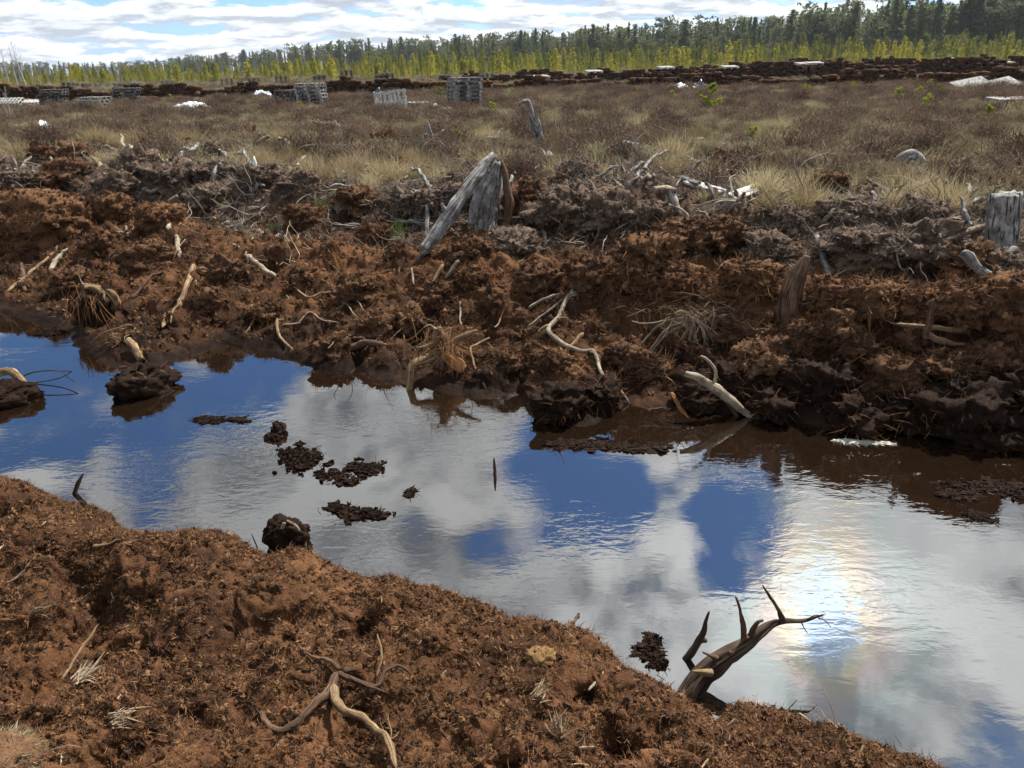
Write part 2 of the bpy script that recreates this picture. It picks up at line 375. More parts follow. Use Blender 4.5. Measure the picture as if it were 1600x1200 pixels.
# ---------------------------------------------------------------- scatter: points carry copies of a few little meshes (stuff only)
def scatter(name, protos, mats, pts, rot, scl, pid, label, cat, parent=None):
    V = []; Fc = []; pk = []; mi = []
    for k, (v, f, m) in enumerate(protos):
        o = len(V); V.extend(map(tuple, v)); Fc.extend(tuple(i + o for i in q) for q in f); pk += [k] * len(v); mi += [m] * len(f)
    nP = len(V); n = len(pts); me = bpy.data.meshes.new(name)
    me.from_pydata([tuple(map(float, p)) for p in V] + [tuple(p) for p in np.asarray(pts, float).tolist()], [], [tuple(map(int, q)) for q in Fc])
    for m in mats: me.materials.append(m)
    me.polygons.foreach_set('material_index', np.array(mi, np.int32))
    def at(nm, ty, arr, fld='value'):
        a = me.attributes.new(nm, ty, 'POINT'); a.data.foreach_set(fld, arr)
    at('pk', 'INT', np.concatenate([np.array(pk, np.int32), np.full(n, -1, np.int32)]))
    at('pid', 'INT', np.concatenate([np.full(nP, -1, np.int32), np.asarray(pid, np.int32)]))
    at('rot', 'FLOAT_VECTOR', np.concatenate([np.zeros((nP, 3)), np.asarray(rot, float)]).astype(np.float32).ravel(), 'vector')
    at('scl', 'FLOAT', np.concatenate([np.zeros(nP), np.asarray(scl, float)]).astype(np.float32))
    o = bpy.data.objects.new(name, me); link(o, parent); tag(o, label, cat, None, 'stuff')
    g = bpy.data.node_groups.new(name, 'GeometryNodeTree')
    g.interface.new_socket('Geometry', in_out='INPUT', socket_type='NodeSocketGeometry')
    g.interface.new_socket('Geometry', in_out='OUTPUT', socket_type='NodeSocketGeometry')
    N = g.nodes; L = g.links; gi = N.new('NodeGroupInput'); go = N.new('NodeGroupOutput'); jn = N.new('GeometryNodeJoinGeometry')
    def named(nm, ty):
        a = N.new('GeometryNodeInputNamedAttribute'); a.data_type = ty; a.inputs['Name'].default_value = nm
        return a.outputs['Attribute']
    pkn = named('pk', 'INT'); pidn = named('pid', 'INT'); rotn = named('rot', 'FLOAT_VECTOR'); scn_ = named('scl', 'FLOAT')
    def pick(src, k):
        c = N.new('FunctionNodeCompare'); c.data_type = 'INT'; c.operation = 'EQUAL'
        ins = [i for i in c.inputs if i.type == 'INT']; L.new(src, ins[0]); ins[1].default_value = k
        sp = N.new('GeometryNodeSeparateGeometry'); sp.domain = 'POINT'
        L.new(gi.outputs[0], sp.inputs['Geometry']); L.new(c.outputs[0], sp.inputs['Selection']); return sp.outputs[0]
    for k in range(len(protos)):
        ip = N.new('GeometryNodeInstanceOnPoints')
        L.new(pick(pidn, k), ip.inputs['Points']); L.new(pick(pkn, k), ip.inputs['Instance'])
        e2r = N.new('FunctionNodeEulerToRotation'); L.new(rotn, e2r.inputs[0]); L.new(e2r.outputs[0], ip.inputs['Rotation']); L.new(scn_, ip.inputs['Scale'])
        L.new(ip.outputs[0], jn.inputs[0])
    L.new(jn.outputs[0], go.inputs[0])
    md = o.modifiers.new('scatter', 'NODES'); md.node_group = g
    return o

# ---------------------------------------------------------------- terrain
X_NEAR = [(-60, 31), (-9, 6.8), (-2.68, 3.5), (-2.40, 3.36), (-2.19, 3.26), (-1.76, 2.95), (-1.58, 2.94), (-1.28, 2.93), (-1.07, 2.72), (-0.90, 2.75), (-0.66, 2.63), (-0.27, 2.51), (-0.02, 2.32), (0.26, 2.24), (0.38, 2.06), (0.50, 1.98), (0.62, 1.83), (0.73, 1.90), (0.98, 1.79), (1.15, 1.67), (1.39, 1.47), (6, -1.4), (60, -28)]
X_FAR = [(-60, 36), (-9, 9.6), (-4.8, 6.88), (-3.79, 6.22), (-3.54, 5.8), (-2.99, 5.35), (-2.77, 5.24), (-2.53, 5.66), (-2.32, 5.8), (-1.9, 5.59), (-1.42, 5.25), (-.71, 4.85), (-.17, 4.6), (.04, 4.62), (.12, 4.35), (.31, 4.19), (.51, 4.22), (.73, 4.40), (1.09, 4.41), (1.56, 4.26), (1.92, 4.09), (2.05, 3.99), (2.29, 4.1), (2.53, 3.97), (2.91, 3.83), (8, 1.6), (60, -22)]
X_CREST = [(-60, 42), (-9, 12.4), (-6.5, 10.1), (-5.2, 9.9), (-3.67, 8.7), (-2.53, 7.6), (-1.46, 7.25), (-.55, 6.75), (.5, 5.95), (.9, 5.75), (1.46, 5.45), (2.1, 4.85), (2.82, 4.62), (3.1, 4.45), (8, 2.4), (60, -20)]
X_TOP = [(-60, 46), (-9.16, 14.6), (-6.12, 12.76), (-3.55, 11.1), (-1.55, 9.9), (.06, 9.9), (1.68, 9.5), (2.62, 8.0), (3.66, 7.3), (4.58, 6.8), (9, 5), (60, -17)]
def ip(tab, x): a = np.array(tab); return np.interp(x, a[:, 0], a[:, 1])
def base_h(x, y):
    x = np.asarray(x, float); y = np.asarray(y, float)
    yn = ip(X_NEAR, x); ys = ip(X_FAR, x); yc = ip(X_CREST, x); yt = ip(X_TOP, x)
    yn = yn + .05 * n2d(x * 3.1, x * 0, 31) + .022 * n2d(x * 9, x * 0, 32); ys = ys + .05 * n2d(x * 3.7, x * 0, 33) + .03 * n2d(x * 9, x * 0, 34)
    zcr = np.interp(x, [-3, .5, 1.5], [.47, .50, .65]) + .05 * n2d(x * .9, x * 0 + 3, 35); ztp = .60 + .10 * n2d(x * .8, x * 0 + 5, 36)
    t = yn - y
    zn = np.interp(t, [-.6, -.14, 0, .1, .45, 1.2, 3, 12], [-.45, -.16, .10, .16, .25, .34, .42, .45])
    left = np.clip((-.6 - x) / 1.0, 0, 1)                              # humped near bank on the left with a worn strip behind
    zn = zn + left * .10 * np.exp(-((t - .42) / .28) ** 2) - left * .03 * np.exp(-((t - .95) / .25) ** 2)
    w = yc - ys; u = yt - yc
    ks = [(ys - .7, -.45), (ys - .16, -.10), (ys, 0.0), (ys + .10 * w, .06 + 0 * x), (ys + .3 * w, .15 + 0 * x), (ys + .62 * w, .33 + 0 * x), (ys + .88 * w, zcr * .98), (yc, zcr), (yc + .12 * u, zcr - .15), (yc + .36 * u, .13 + 0 * x),
          (yc + .55 * u, .26 + 0 * x), (yc + .78 * u, ztp * .82), (yt, ztp), (yt + 1.2, ztp * .93), (yt + 4, .46 + 0 * x), (yt + 14, .40 + 0 * x)]
    zf = np.full(x.shape, -.45)
    for (y0, z0), (y1, z1) in zip(ks[:-1], ks[1:]):
        z0 = z0 + 0 * x; z1 = z1 + 0 * x; k = np.clip((y - y0) / np.maximum(y1 - y0, 1e-3), 0, 1); zf = np.where(y > y0, z0 + (z1 - z0) * k, zf)
    return np.where(y < (yn + ys) / 2, zn, zf), t, y - ys, y - yc, y - yt, w
HOLES = []
for px, py, hr, hd in ((575, 985, .055, .10), (915, 1055, .07, .13), (555, 1075, .035, .05), (215, 955, .07, .08), (120, 930, .09, .07), (375, 905, .05, .06), (240, 1110, .06, .06), (690, 1060, .03, .05), (770, 1165, .04, .05), (940, 1130, .03, .05), (330, 925, .04, .06), (1040, 1110, .04, .06)):
    d_ = ray(px, py); t_ = (.24 - CAM_H) / d_.z; HOLES.append((d_.x * t_, d_.y * t_, hr, hd))
def low_h(x, y):
    b, t, s, c, tp, w = base_h(x, y)
    amp = np.clip(np.where(s > -.3, s / .6, t / .5), 0, 1)
    return b + amp * .045 * fbm(x * 1.1, y * 1.1, 40, 2) + np.clip((tp - 2) / 4, 0, 1) * (.10 * n2d(x * .55, y * .55, 41) + .25 * n2d(x * .05, y * .05, 42) * np.clip((y - 30) / 60, 0, 1))
def full_h(x, y):
    b, t, s, c, tp, w = base_h(x, y)
    land = np.where(s > -.3, s, t)
    amp = np.clip((land + .04) / .5, 0, 1); far = s > -.3
    z = low_h(x, y)
    rr = np.hypot(x, y)
    wx = x + .05 * n2d(x * 5, y * 5, 50); wy = y + .05 * n2d(x * 5, y * 5, 51)
    f1, f2, cv = worley(wx / .30, wy / .30, 52); l1 = np.clip(1 - f1 * 1.25, 0, 1) ** .7 * cv
    g1, g2, gv = worley(wx / .105, wy / .105, 53); l2 = np.clip(1 - g1 * 1.2, 0, 1) ** .8 * gv
    h1, h2, hv = worley(wx / .042, wy / .042, 57); l3 = np.clip(1 - h1 * 1.2, 0, 1) * hv
    m1 = np.clip(.5 + n2d(x * 1.7, y * 1.7, 54) * 1.1, 0, 1); m2 = np.clip(.5 + n2d(x * 2.9, y * 2.9, 55) * 1.3, 0, 1)
    k1 = np.where(far, .20, .18); k2 = np.where(far, .085, .085)
    field = np.clip((tp - 1.5) / 2.5, 0, 1)
    d = k1 * (l1 - .25) * m1 + k2 * (l2 - .22) * (.35 + .65 * m2) + .022 * (l3 - .2) * (.4 + .6 * m1)
    d = d + .022 * fbm(x * 7, y * 7, 60, 3) - .03 * np.abs(n2d(x * 4.4, y * 4.4, 62)) + .012 * n2d(x * 38, y * 38, 63)
    d = d + np.where(rr < 4.5, .006 * n2d(x * 85, y * 85, 64), 0)
    rough2 = np.clip(1 - np.abs(tp + .6) / 2.0, 0, 1)                                   # broken spoil on the second bank
    q1, q2, qv = worley(wx / .55, wy / .55, 58); d = d + rough2 * far * .20 * (np.clip(1 - q1 * 1.2, 0, 1) ** .6 * qv - .2)
    d = d * np.where(far, 1.15, .95) * (.25 + .75 * amp) * (1 - .75 * field)
    pits = (np.clip(n2d(x * 2.6, y * 2.6, 66) - .34, 0, 1) * np.where(far, .30, .38) + np.clip(n2d(x * 6.1, y * 6.1, 67) - .4, 0, 1) * .16) * amp * (1 - field)
    for hx, hy, hr, hd in HOLES: pits = pits + hd * np.exp(-(((x - hx) ** 2 + (y - hy) ** 2) / hr ** 2) ** 1.5)
    return z + d * np.clip((land + .12) / .2, 0, 1) - pits, b, t, s, c, tp

def hit(px, py, h=low_h):
    """where the line of sight through a picture point meets the ground"""
    d = np.array(ray(px, py)); ts = np.concatenate([np.arange(1, 16, .01), np.geomspace(16, 900, 900)])
    p = np.array([0, 0, CAM_H]) + ts[:, None] * d; g = np.maximum(h(p[:, 0], p[:, 1]), 0.0)
    i = int(np.argmax(p[:, 2] < g))
    if i == 0 and p[0, 2] >= g[0]: i = len(ts) - 1
    return p[i]
def gz(x, y): return float(full_h(np.array([float(x)]), np.array([float(y)]))[0][0])
def G(px, py, lift=0.0):
    p = hit(px, py); z = max(p[2], min(gz(p[0], p[1]), p[2] + .05)); return np.array([p[0], p[1], z + lift])
def U(px, py, ref):
    """point above ref (same distance from the viewer) seen at px, py"""
    d = np.array(ray(px, py)); t = ref[1] / d[1]; return np.array([0, 0, CAM_H]) + d * t
def pxm(p): return float(np.linalg.norm(np.array(p) - (0, 0, CAM_H))) / F_PX          # metres per picture unit at p

# ground: rings that widen with distance
rs = [.35]
while rs[-1] < 3200:
    r = rs[-1]; rs.append(r * (1.012 if r < .9 else 1.004 if r < 8.5 else 1.0065 if r < 18 else 1.012 if r < 70 else 1.06))
rs = np.array(rs)
th = np.concatenate([np.linspace(-180, -52, 40, endpoint=False), np.linspace(-52, -40, 40, endpoint=False), np.linspace(-40, 40, 620), np.linspace(40, 52, 41)[1:], np.linspace(52, 180, 41)[1:-1]])
th = np.radians(th); NR, NT_ = len(rs), len(th)
RR, TT = np.meshgrid(rs, th, indexing='ij'); gx = (RR * np.sin(TT)).ravel(); gy = (RR * np.cos(TT)).ravel()
gzv, gb, gt, gs, gc, gtp = full_h(gx, gy)
land = np.where(gs > -.3, gs, gt)
sh = np.clip(land / .3, 0, 1) * np.clip(1 - (RR.ravel() - 14) / 6, 0, 1)
gxx = gx + sh * (.035 * n2d(gx * 6, gy * 6 + gzv * 9, 70) + .012 * n2d(gx * 19, gy * 19 + gzv * 22, 71)); gyy = gy + sh * (.035 * n2d(gx * 6 + 50, gy * 6 + gzv * 9, 72) + .012 * n2d(gx * 19 + 50, gy * 19 + gzv * 22, 73))
V = np.stack([gxx, gyy, gzv], 1); V = np.vstack([V, [[0, 0, gz(0, 0.01)]]])
i, j = np.meshgrid(np.arange(NR - 1), np.arange(NT_), indexing='ij'); j2 = (j + 1) % NT_
quads = np.stack([i * NT_ + j, i * NT_ + j2, (i + 1) * NT_ + j2, (i + 1) * NT_ + j], -1).reshape(-1, 4)[:, ::-1]
tris = np.array([(NR * NT_, (k + 1) % NT_, k) for k in range(NT_)])[:, ::-1]
me = bpy.data.meshes.new('ground'); me.vertices.add(len(V)); me.vertices.foreach_set('co', V.astype(np.float32).ravel())
nl = quads.size + tris.size; me.loops.add(nl); me.loops.foreach_set('vertex_index', np.concatenate([quads.ravel(), tris.ravel()]).astype(np.int32))
me.polygons.add(len(quads) + len(tris)); me.polygons.foreach_set('loop_start', np.concatenate([np.arange(len(quads)) * 4, quads.size + np.arange(len(tris)) * 3]).astype(np.int32))
me.polygons.foreach_set('use_smooth', np.ones(len(quads) + len(tris), bool)); me.update(calc_edges=True); me.validate()
def fattr(me, nm, a): me.attributes.new(nm, 'FLOAT', 'POINT').data.foreach_set('value', np.append(a, a[-1]).astype(np.float32))
farm = gs > -.3
wetn = fbm(gx * 2.5, gy * 2.5, 80, 3) * .12
wet = np.where(farm, 1 - np.clip((gzv - .07 + wetn) / .20, 0, 1), 1 - np.clip((gzv - .02 + wetn * .5) / .10, 0, 1))
wet = np.maximum(wet, .55 * np.clip(1 - np.abs(gc - .55 * (gc - gtp) * .5) / .5, 0, 1) * farm)
grey = np.clip((gtp + 1.7) / 1.2 + fbm(gx * 1.3, gy * 1.3, 81, 2) * .6, 0, 1) * farm * .75 * np.clip(1.35 - n2d(gx * .8, gy * .8, 85) - .5, .2, 1)
dry = np.clip(.5 + .55 * n2d(gx * 1.2, gy * 1.2, 82) + .35 * n2d(gx * 5, gy * 5, 83) + np.where(farm, .35 * np.clip(1 - np.abs(gc + .2) / .6, 0, 1) + .0, .02) - .3 * np.clip(gtp + 1.5, 0, 1), 0, 1)
for nm, a in (('wet', wet), ('grey', grey), ('dry', dry)): fattr(me, nm, a)
me.materials.append(M_PEAT)
ground = bpy.data.objects.new('ground', me); link(ground); tag(ground, 'bare brown peat ground of the cut-over bog', 'ground', kind='structure')

# water in the ditch
m, n, b = mat('dark ditch water')
b.inputs['Base Color'].default_value = (.010, .0055, .003, 1); b.inputs['Roughness'].default_value = .0
b.inputs['IOR'].default_value = 3.3; b.inputs['Specular IOR Level'].default_value = .5
pos = n.node('ShaderNodeNewGeometry').outputs['Position']
mp = n.node('ShaderNodeMapping'); n.link(pos, mp.inputs[0]); mp.inputs['Rotation'].default_value = (0, 0, rad(24)); mp.inputs['Scale'].default_value = (1.0, 2.3, 1)
w1 = n.noise(mp.outputs[0], 5.5, 3, .5, .6); w2 = n.noise(mp.outputs[0], 17, 2, .5, .5)
calm = n.smooth(n.noise(pos, .9, 2, .5), .42, .66, .10, 1.25)
hh = n.math('MULTIPLY', n.math('ADD', w1, n.math('MULTIPLY', w2, .38)), calm)
bump(n, b, hh, .13, .012)
M_WATER = m
wp = []
kx = np.linspace(-40, 30, 141)
for x in kx: wp += [(x, ip(X_NEAR, x) - .8, 0), (x, ip(X_FAR, x) + .7, 0)]
mobj('ditch_water', wp, [(2 * k, 2 * k + 2, 2 * k + 3, 2 * k + 1) for k in range(len(kx) - 1)], M_WATER, label='dark still water filling the ditch', cat='water', kind='structure')

# ---------------------------------------------------------------- roots, sticks and logs
SEED = [100]
def nxt(): SEED[0] += 1; return SEED[0]
def ppath(pts):
    """picture points on the ground (x, y, lift) -> places"""
    return [G(p[0], p[1], p[2] * .75 - .006 if len(p) > 2 else .004) for p in pts]
def wood(name, label, cat, pts, w0, w1, m, branches=(), seg=8, rough=.3, wob=.032, group=None, part='branch', jag=.0):
    """a root or stick lying along pts (w = width in picture units at its place); branches become parts"""
    P = pts if not isinstance(pts[0], tuple) else ppath(pts)
    w0 *= .85; w1 *= .85; k = pxm(P[0]); k1 = pxm(P[-1])
    n = max(8, int(len(P) * 6)); v, f, uv = tube(P, [w0 * k / 2, (w0 * .6 + w1 * .4) * (k + k1) / 4, w1 * k1 / 2], seg, n, rough, nxt(), wob, jag, 0, jag == 0)
    org = np.array(P[0])
    if not branches:
        o = mobj(name, v - org, f, m, uv=uv, label=label, cat=cat, group=group); o.location = org; return o
    e = empty(name, org, label, cat, group)
    mobj('stem', v - org, f, m, e, uv)
    for bp, b0, b1, *bm in branches:
        Q = bp if not isinstance(bp[0], tuple) else ppath(bp)
        kk = pxm(Q[0]); v, f, uv = tube(Q, [b0 * kk / 2, b1 * kk / 2], max(6, seg - 2), max(6, len(Q) * 5), rough, nxt(), wob, 0, 0, True)
        mobj(part, v - org, f, bm[0] if bm else m, e, uv)
    return e

MARKS = [(60, 345, 'largest orange clod'), (155, 475, 'trunk-shaped root'), (290, 470, 'forked tan root'), (265, 375, 'kinked root strip'), (410, 420, 'broken pale branch'), (500, 465, 'wiry arching root'), (690, 540, 'uprooted stump'), (715, 330, 'leaning log'), (890, 520, 'twisting root'), (1080, 520, 'root bundle'), (1240, 450, 'red-brown stump'), (1315, 485, 'ragged stub'), (1455, 500, 'upright stake'), (1565, 340, 'silver-grey stump'), (1430, 385, 'tallest grey clod'), (1190, 300, 'pale plank'), (1045, 310, 'pale root stump'), (905, 280, 'moss hummock'), (555, 270, 'centre-left tussocks'), (402, 275, 'blue-white scrap'), (300, 232, 'dark bent root'), (62, 278, 'white jagged wood'), (1120, 620, 'peeled branch'), (850, 365, 'white knuckled chunk'), (1420, 262, 'hooded stump'), (1480, 310, 'tall right sedge'), (1010, 400, 'tallest crest clod'), (180, 330, 'peaked orange clod')]
def near(x, y):
    mx, my, nm = min(MARKS, key=lambda m: math.hypot(m[0] - x, (m[1] - y) * 1.6)); dx, dy = x - mx, (y - my) * 1.6
    far_ = 'close' if math.hypot(dx, dy) < 45 else 'some way'
    return '%s %s the %s' % (far_, ('right of' if dx > 0 else 'left of') if abs(dx) > abs(dy) else ('below' if dy > 0 else 'above'), nm)
L = .02
# --- far bank, from the left
wood('root', 'long thin pale root slanting up the far bank at its left end', 'root', [(13, 462), (43, 437), (73, 407, .03), (93, 385, .04), (133, 357, .02)], 5, 2.5, M_TAN)
wood('root', 'short curved pale root below the long slanting root on the left bank', 'root', [(80, 427), (90, 407, .04), (103, 398, .05), (117, 392, .02)], 8, 5, M_WHITE)
wood('root', 'pale root strip with a kink running down the left slope', 'root', [(262, 348, .03), (267, 367, .04), (277, 377, .03), (280, 402, .02)], 7, 9, M_WHITE)
wood('stick', 'straight thin upright stick on the left orange slope', 'stick', [(198, 357, .05), (205, 393, .01)], 3.5, 2, M_WHITE)
wood('root', 'knotty tan root with a fork lying above the muddy spit', 'root', [(305, 427, .10), (297, 457, .07), (283, 483, .05), (270, 490, .03), (257, 497, .02), (253, 510, .0)], 9, 7, M_TAN,
     [([(301, 441, .09), (318, 439, .10), (334, 437, .08)], 5, 2), ([(305, 430, .10), (308, 457, .03)], 5, 4), ([(283, 484, .05), (272, 494, .03), (266, 505, .0)], 6, 2)], rough=.3)
wood('root', 'thin brown root lying left of the knotty forked root', 'root', [(207, 467), (233, 443, .03), (253, 430, .03)], 5, 3.5, M_BROWN)
b0 = G(152, 500)
e = empty('root_stump', b0, 'trunk-shaped tan root curling over a fibrous stump near the left shore', 'stump')
v, f, uv = tube([U(131, 449, b0), U(147, 450, b0), U(162, 459, b0), U(167, 474, b0 + (0, -.05, 0))], [.032, .04, .045, .03], 14, 30, .35, nxt(), .02, 0, .2, True); mobj('root', v - b0, f, M_TAN, e, uv)
v, f, uv = tube([U(167, 452, b0), U(178, 462, b0), U(181, 474, b0), U(174, 483, b0)], [.022, .035, .038, .02], 12, 24, .35, nxt(), .02, 0, .2, True); mobj('root', v - b0, f, M_TAN, e, uv)
v, f = lump((.20, .18, .22), 5, 4, .45); mobj('peat_lump', v + (0, 0, .10), f, M_CLODW, e)
v, f = ribbons(220, lambda r: ((r.normal() * .07, r.normal() * .07 - .05, .22 + r.normal() * .04), (r.normal() * .35, -.3 + r.normal() * .3, -.8), r.uniform(.1, .28), .003, r.normal() * .3), 9); mobj('root_fibre', v, f, M_FIBRE, e, kind='stuff')
wood('branch', 'broken pale branch with a thin upright twig on the mid-left slope', 'branch', [(388, 405, .06), (410, 423, .05), (431, 434, .02)], 9, 8, M_WHITE, [([(387, 417, .02), (390, 397, .05), (400, 377, .05), (420, 363, .04)], 3, 2), ([(389, 420, .03), (384, 438, .01)], 5, 2)])
wood('root', 'wiry pale root arching right across the left-centre slope', 'root', [(447, 442, .03), (463, 460, .04), (483, 468, .04), (510, 461, .04), (545, 470, .02), (572, 492, .02)], 3.5, 2, M_WHITE, [([(520, 463, .05), (540, 480, .04), (560, 498, .02)], 2.5, 1.5), ([(545, 470, .03), (530, 485, .03), (505, 480, .02)], 2.5, 1.5)])
wood('root', 'wiry root climbing from the shore mud to the left-centre slope', 'root', [(383, 523), (407, 490, .02), (433, 470, .03), (467, 465, .03)], 3.5, 2, M_TAN)
wood('stick', 'kinked pale stick pointing down to the blue water on the left', 'stick', [(435, 513, .05), (437, 533, .04), (457, 547, .02), (470, 568, .0)], 6, 2.5, M_TAN)
wood('root', 'thin looping root right of the kinked stick on the mud', 'root', [(442, 515), (467, 507, .03), (483, 495, .06), (507, 503, .03), (532, 505, .02)], 3, 2, M_WHITE)
wood('root', 'short pale root at the far left edge of the bank', 'root', [(0, 358, .03), (8, 372, .04), (16, 388, .02)], 5, 3, M_WHITE)
wood('root', 'short whitish root lying level below the big orange clod on the left', 'root', [(55, 380, .03), (70, 382, .03), (85, 388, .01)], 4, 3, M_WHITE)
wood('stake', 'dark brown broken stake standing by the left shoreline', 'stake', [(38, 452, -.02), (37, 422, .10)], 7, 6, M_BROWN)
wood('log', 'grey-brown split log lying flat in the shore mud left of centre', 'log', [(548, 549, .04), (575, 550, .05), (608, 552, .03)], 14, 9, M_BROWN, [([(553, 543, .08), (568, 540, .09), (578, 545, .06)], 4, 2)])
wood('wood_splinter', 'split tan wood piece leaning on the muddy spit', 'wood', [(204, 543, .06), (213, 552, .05), (220, 563, .01)], 11, 15, M_TAN, jag=.02)
wood('stick', 'pale stick leaning beside the small twig fork at the crest centre', 'stick', [(693, 425, .05), (673, 447, .02)], 7, 5, M_TAN)
wood('stick', 'paler stubby stick at the crest, right of the leaning pale stick', 'stick', [(717, 419, .06), (696, 437, .02)], 9, 6, M_WHITE)
wood('stick', 'thin curved upright stick in the middle of the far bank', 'stick', [(720, 483, .06), (719, 500, .05), (722, 516, .0)], 4, 2.5, M_WHITE)
wood('root', 'thin brown root arching in the centre of the far bank', 'root', [(773, 520), (782, 503, .03), (793, 490, .05), (816, 480, .03)], 3, 2, M_TAN)
wood('stick', 'thin pale upright splinter near the crest left of centre', 'stick', [(644, 432, .07), (647, 450, .0)], 5, 3, M_WHITE)
# uprooted stump at the shore
b0 = G(695, 572)
e = empty('uprooted_stump', b0, 'uprooted tan stump with a long arm reaching down into the water', 'stump')
def upart(par, org, name, pix, ws, m, ref, seg=9, rough=.25, dy=None, groove=.0):
    P = [U(x, y, ref) + (0, (dy[i] if dy else 0), 0) for i, (x, y) in enumerate(pix)]
    k = pxm(ref); v, f, uv = tube(P, [w * k / 2 for w in ws], seg, max(8, len(P) * (12 if seg > 11 else 6)), rough, nxt(), .008, .03 if groove else 0, groove); return mobj(name, v - org, f, m, par, uv)
upart(e, b0, 'trunk', [(684, 512), (690, 530), (693, 548), (690, 572)], [12, 22, 28, 30], M_BROWN, b0)
upart(e, b0, 'arm', [(692, 548), (670, 556), (648, 561), (645, 580), (644, 602), (641, 632)], [17, 15, 13, 10, 9, 6], M_TAN, b0, dy=[0, -.05, -.1, -.16, -.22, -.3])
upart(e, b0, 'branch', [(698, 548), (712, 532), (726, 524), (745, 516)], [13, 10, 9, 4], M_TAN, b0)
upart(e, b0, 'branch', [(688, 530), (668, 540), (650, 543)], [6, 4, 2], M_WHITE, b0)
upart(e, b0, 'branch', [(686, 520), (672, 508), (662, 512)], [5, 3, 1.5], M_WHITE, b0)
upart(e, b0, 'split_wood', [(695, 548), (708, 558), (725, 571)], [13, 17, 20], M_ORANGE, b0, dy=[-.06, -.07, -.08])
v, f = ribbons(160, lambda r: ((r.normal() * .09, r.normal() * .07, .2 + r.normal() * .06), (r.normal() * .6, -.3 + r.normal() * .4, -.5 + r.normal() * .3), r.uniform(.08, .25), .0025, r.normal() * .4), 19); mobj('root_fibre', v, f, M_FIBRE, e, kind='stuff')
wood('root', 'thin reddish root hanging from the slope to the water right of the stump', 'root', [(765, 531, .03), (743, 543, .03), (736, 560, .03), (741, 577, .02), (753, 600, .02), (762, 615, .0)], 5, 3, M_TAN)
# long white root and its neighbours
wood('root', 'long pale twisting root running down the middle of the far bank', 'root', [(917, 460, .06), (902, 470, .07), (886, 480, .06), (873, 500, .06), (856, 518, .06), (863, 531, .06), (880, 548, .06), (903, 560, .07), (923, 562, .07), (934, 574, .05), (942, 592, .04), (955, 606, .02), (986, 627, -.01)], 10, 5, M_WHITE,
     [([(857, 517, .06), (848, 521, .06), (840, 526, .05)], 7, 3), ([(886, 479, .06), (896, 466, .08), (893, 458, .08)], 5, 3), ([(922, 562, .07), (936, 563, .05), (938, 572, .03)], 4, 2)], rough=.18, seg=10)
wood('stick', 'straight tan stick crossing under the long twisting root', 'stick', [(911, 527, .05), (885, 552, .04), (851, 583, .02)], 8, 6, M_TAN)
wood('stick', 'thin pale stick above and left of the twisting root', 'stick', [(879, 466, .04), (858, 475, .05), (840, 478, .04), (826, 484, .02)], 5, 6, M_WHITE)
wood('stick', 'thin straight stick between the twisting root and its upper neighbour', 'stick', [(880, 481, .05), (855, 495, .04), (824, 512, .02)], 4, 3, M_WHITE)
wood('stick', 'tiny forked twig at the upper end of the twisting root', 'stick', [(882, 449, .05), (900, 448, .06), (920, 452, .04)], 3.5, 2, M_WHITE)
# root bundle
b0 = G(1082, 520)
e = empty('root_bundle', b0, 'tangled bundle of whitish roots spilling down the far bank', 'roots')
BND = [[(1090, 492), (1050, 494), (1010, 500), (985, 497)], [(1088, 495), (1045, 503), (1015, 530), (985, 560), (963, 590)], [(1086, 497), (1040, 512), (1005, 545), (970, 580)], [(1075, 493), (1030, 500), (1000, 525), (985, 540), (968, 572)],
       [(1090, 495), (1095, 520), (1085, 545), (1072, 560)], [(1080, 500), (1084, 530), (1105, 535), (1120, 550)], [(1092, 498), (1110, 520), (1122, 526), (1118, 535), (1108, 533)], [(1100, 492), (1125, 515), (1142, 517), (1150, 512)],
       [(1078, 500), (1070, 530), (1078, 565), (1092, 558)], [(1085, 495), (1060, 520), (1062, 545), (1075, 558)], [(1092, 560), (1112, 572), (1118, 588), (1122, 602)], [(1090, 500), (1100, 540), (1120, 560), (1128, 566)], [(1095, 488), (1120, 478), (1135, 476)], [(1086, 490), (1065, 482), (1050, 486)]]
for k, pp in enumerate(BND):
    upart(e, b0, 'root', pp, [5.5 if k in (1, 4, 8) else 3.5, 3.0, 1.8], M_WHITE, b0, 6, .2, [-.06 - .22 * max(0, (y - 490)) / 110 for x, y in pp])
v, f = ribbons(260, lambda r: ((r.normal() * .16, r.normal() * .06 - .04, .16 + r.normal() * .05), (r.normal() * .7, -.4, -.35 + r.normal() * .5), r.uniform(.08, .26), .0022, r.normal() * .5), 29); mobj('root_fibre', v, f, M_CHIP, e, kind='stuff')
b0 = G(1166, 646)
e = empty('branch', b0, 'thick peeled branch dipping into the dark water below the root bundle', 'branch')
upart(e, b0, 'stem', [(1072, 585), (1092, 590), (1112, 602), (1140, 622), (1168, 645)], [7, 11, 14, 13, 9], M_WHITE, b0, 10, .2, [.02, 0, -.02, -.04, -.06])
upart(e, b0, 'side_branch', [(1128, 615), (1140, 632), (1150, 648)], [9, 8, 6], M_BROWN, b0, 8, .25, [0, -.02, -.04])
upart(e, b0, 'side_branch', [(1116, 600), (1118, 580), (1105, 562), (1095, 556)], [5, 5, 4, 3], M_WHITE, b0, 6, .2)
wood('stick', 'reddish wet stick leaning into the water left of the peeled branch', 'stick', [(1048, 622, .05), (1062, 640, .03), (1078, 656, -.02)], 9, 8, M_ORANGE)
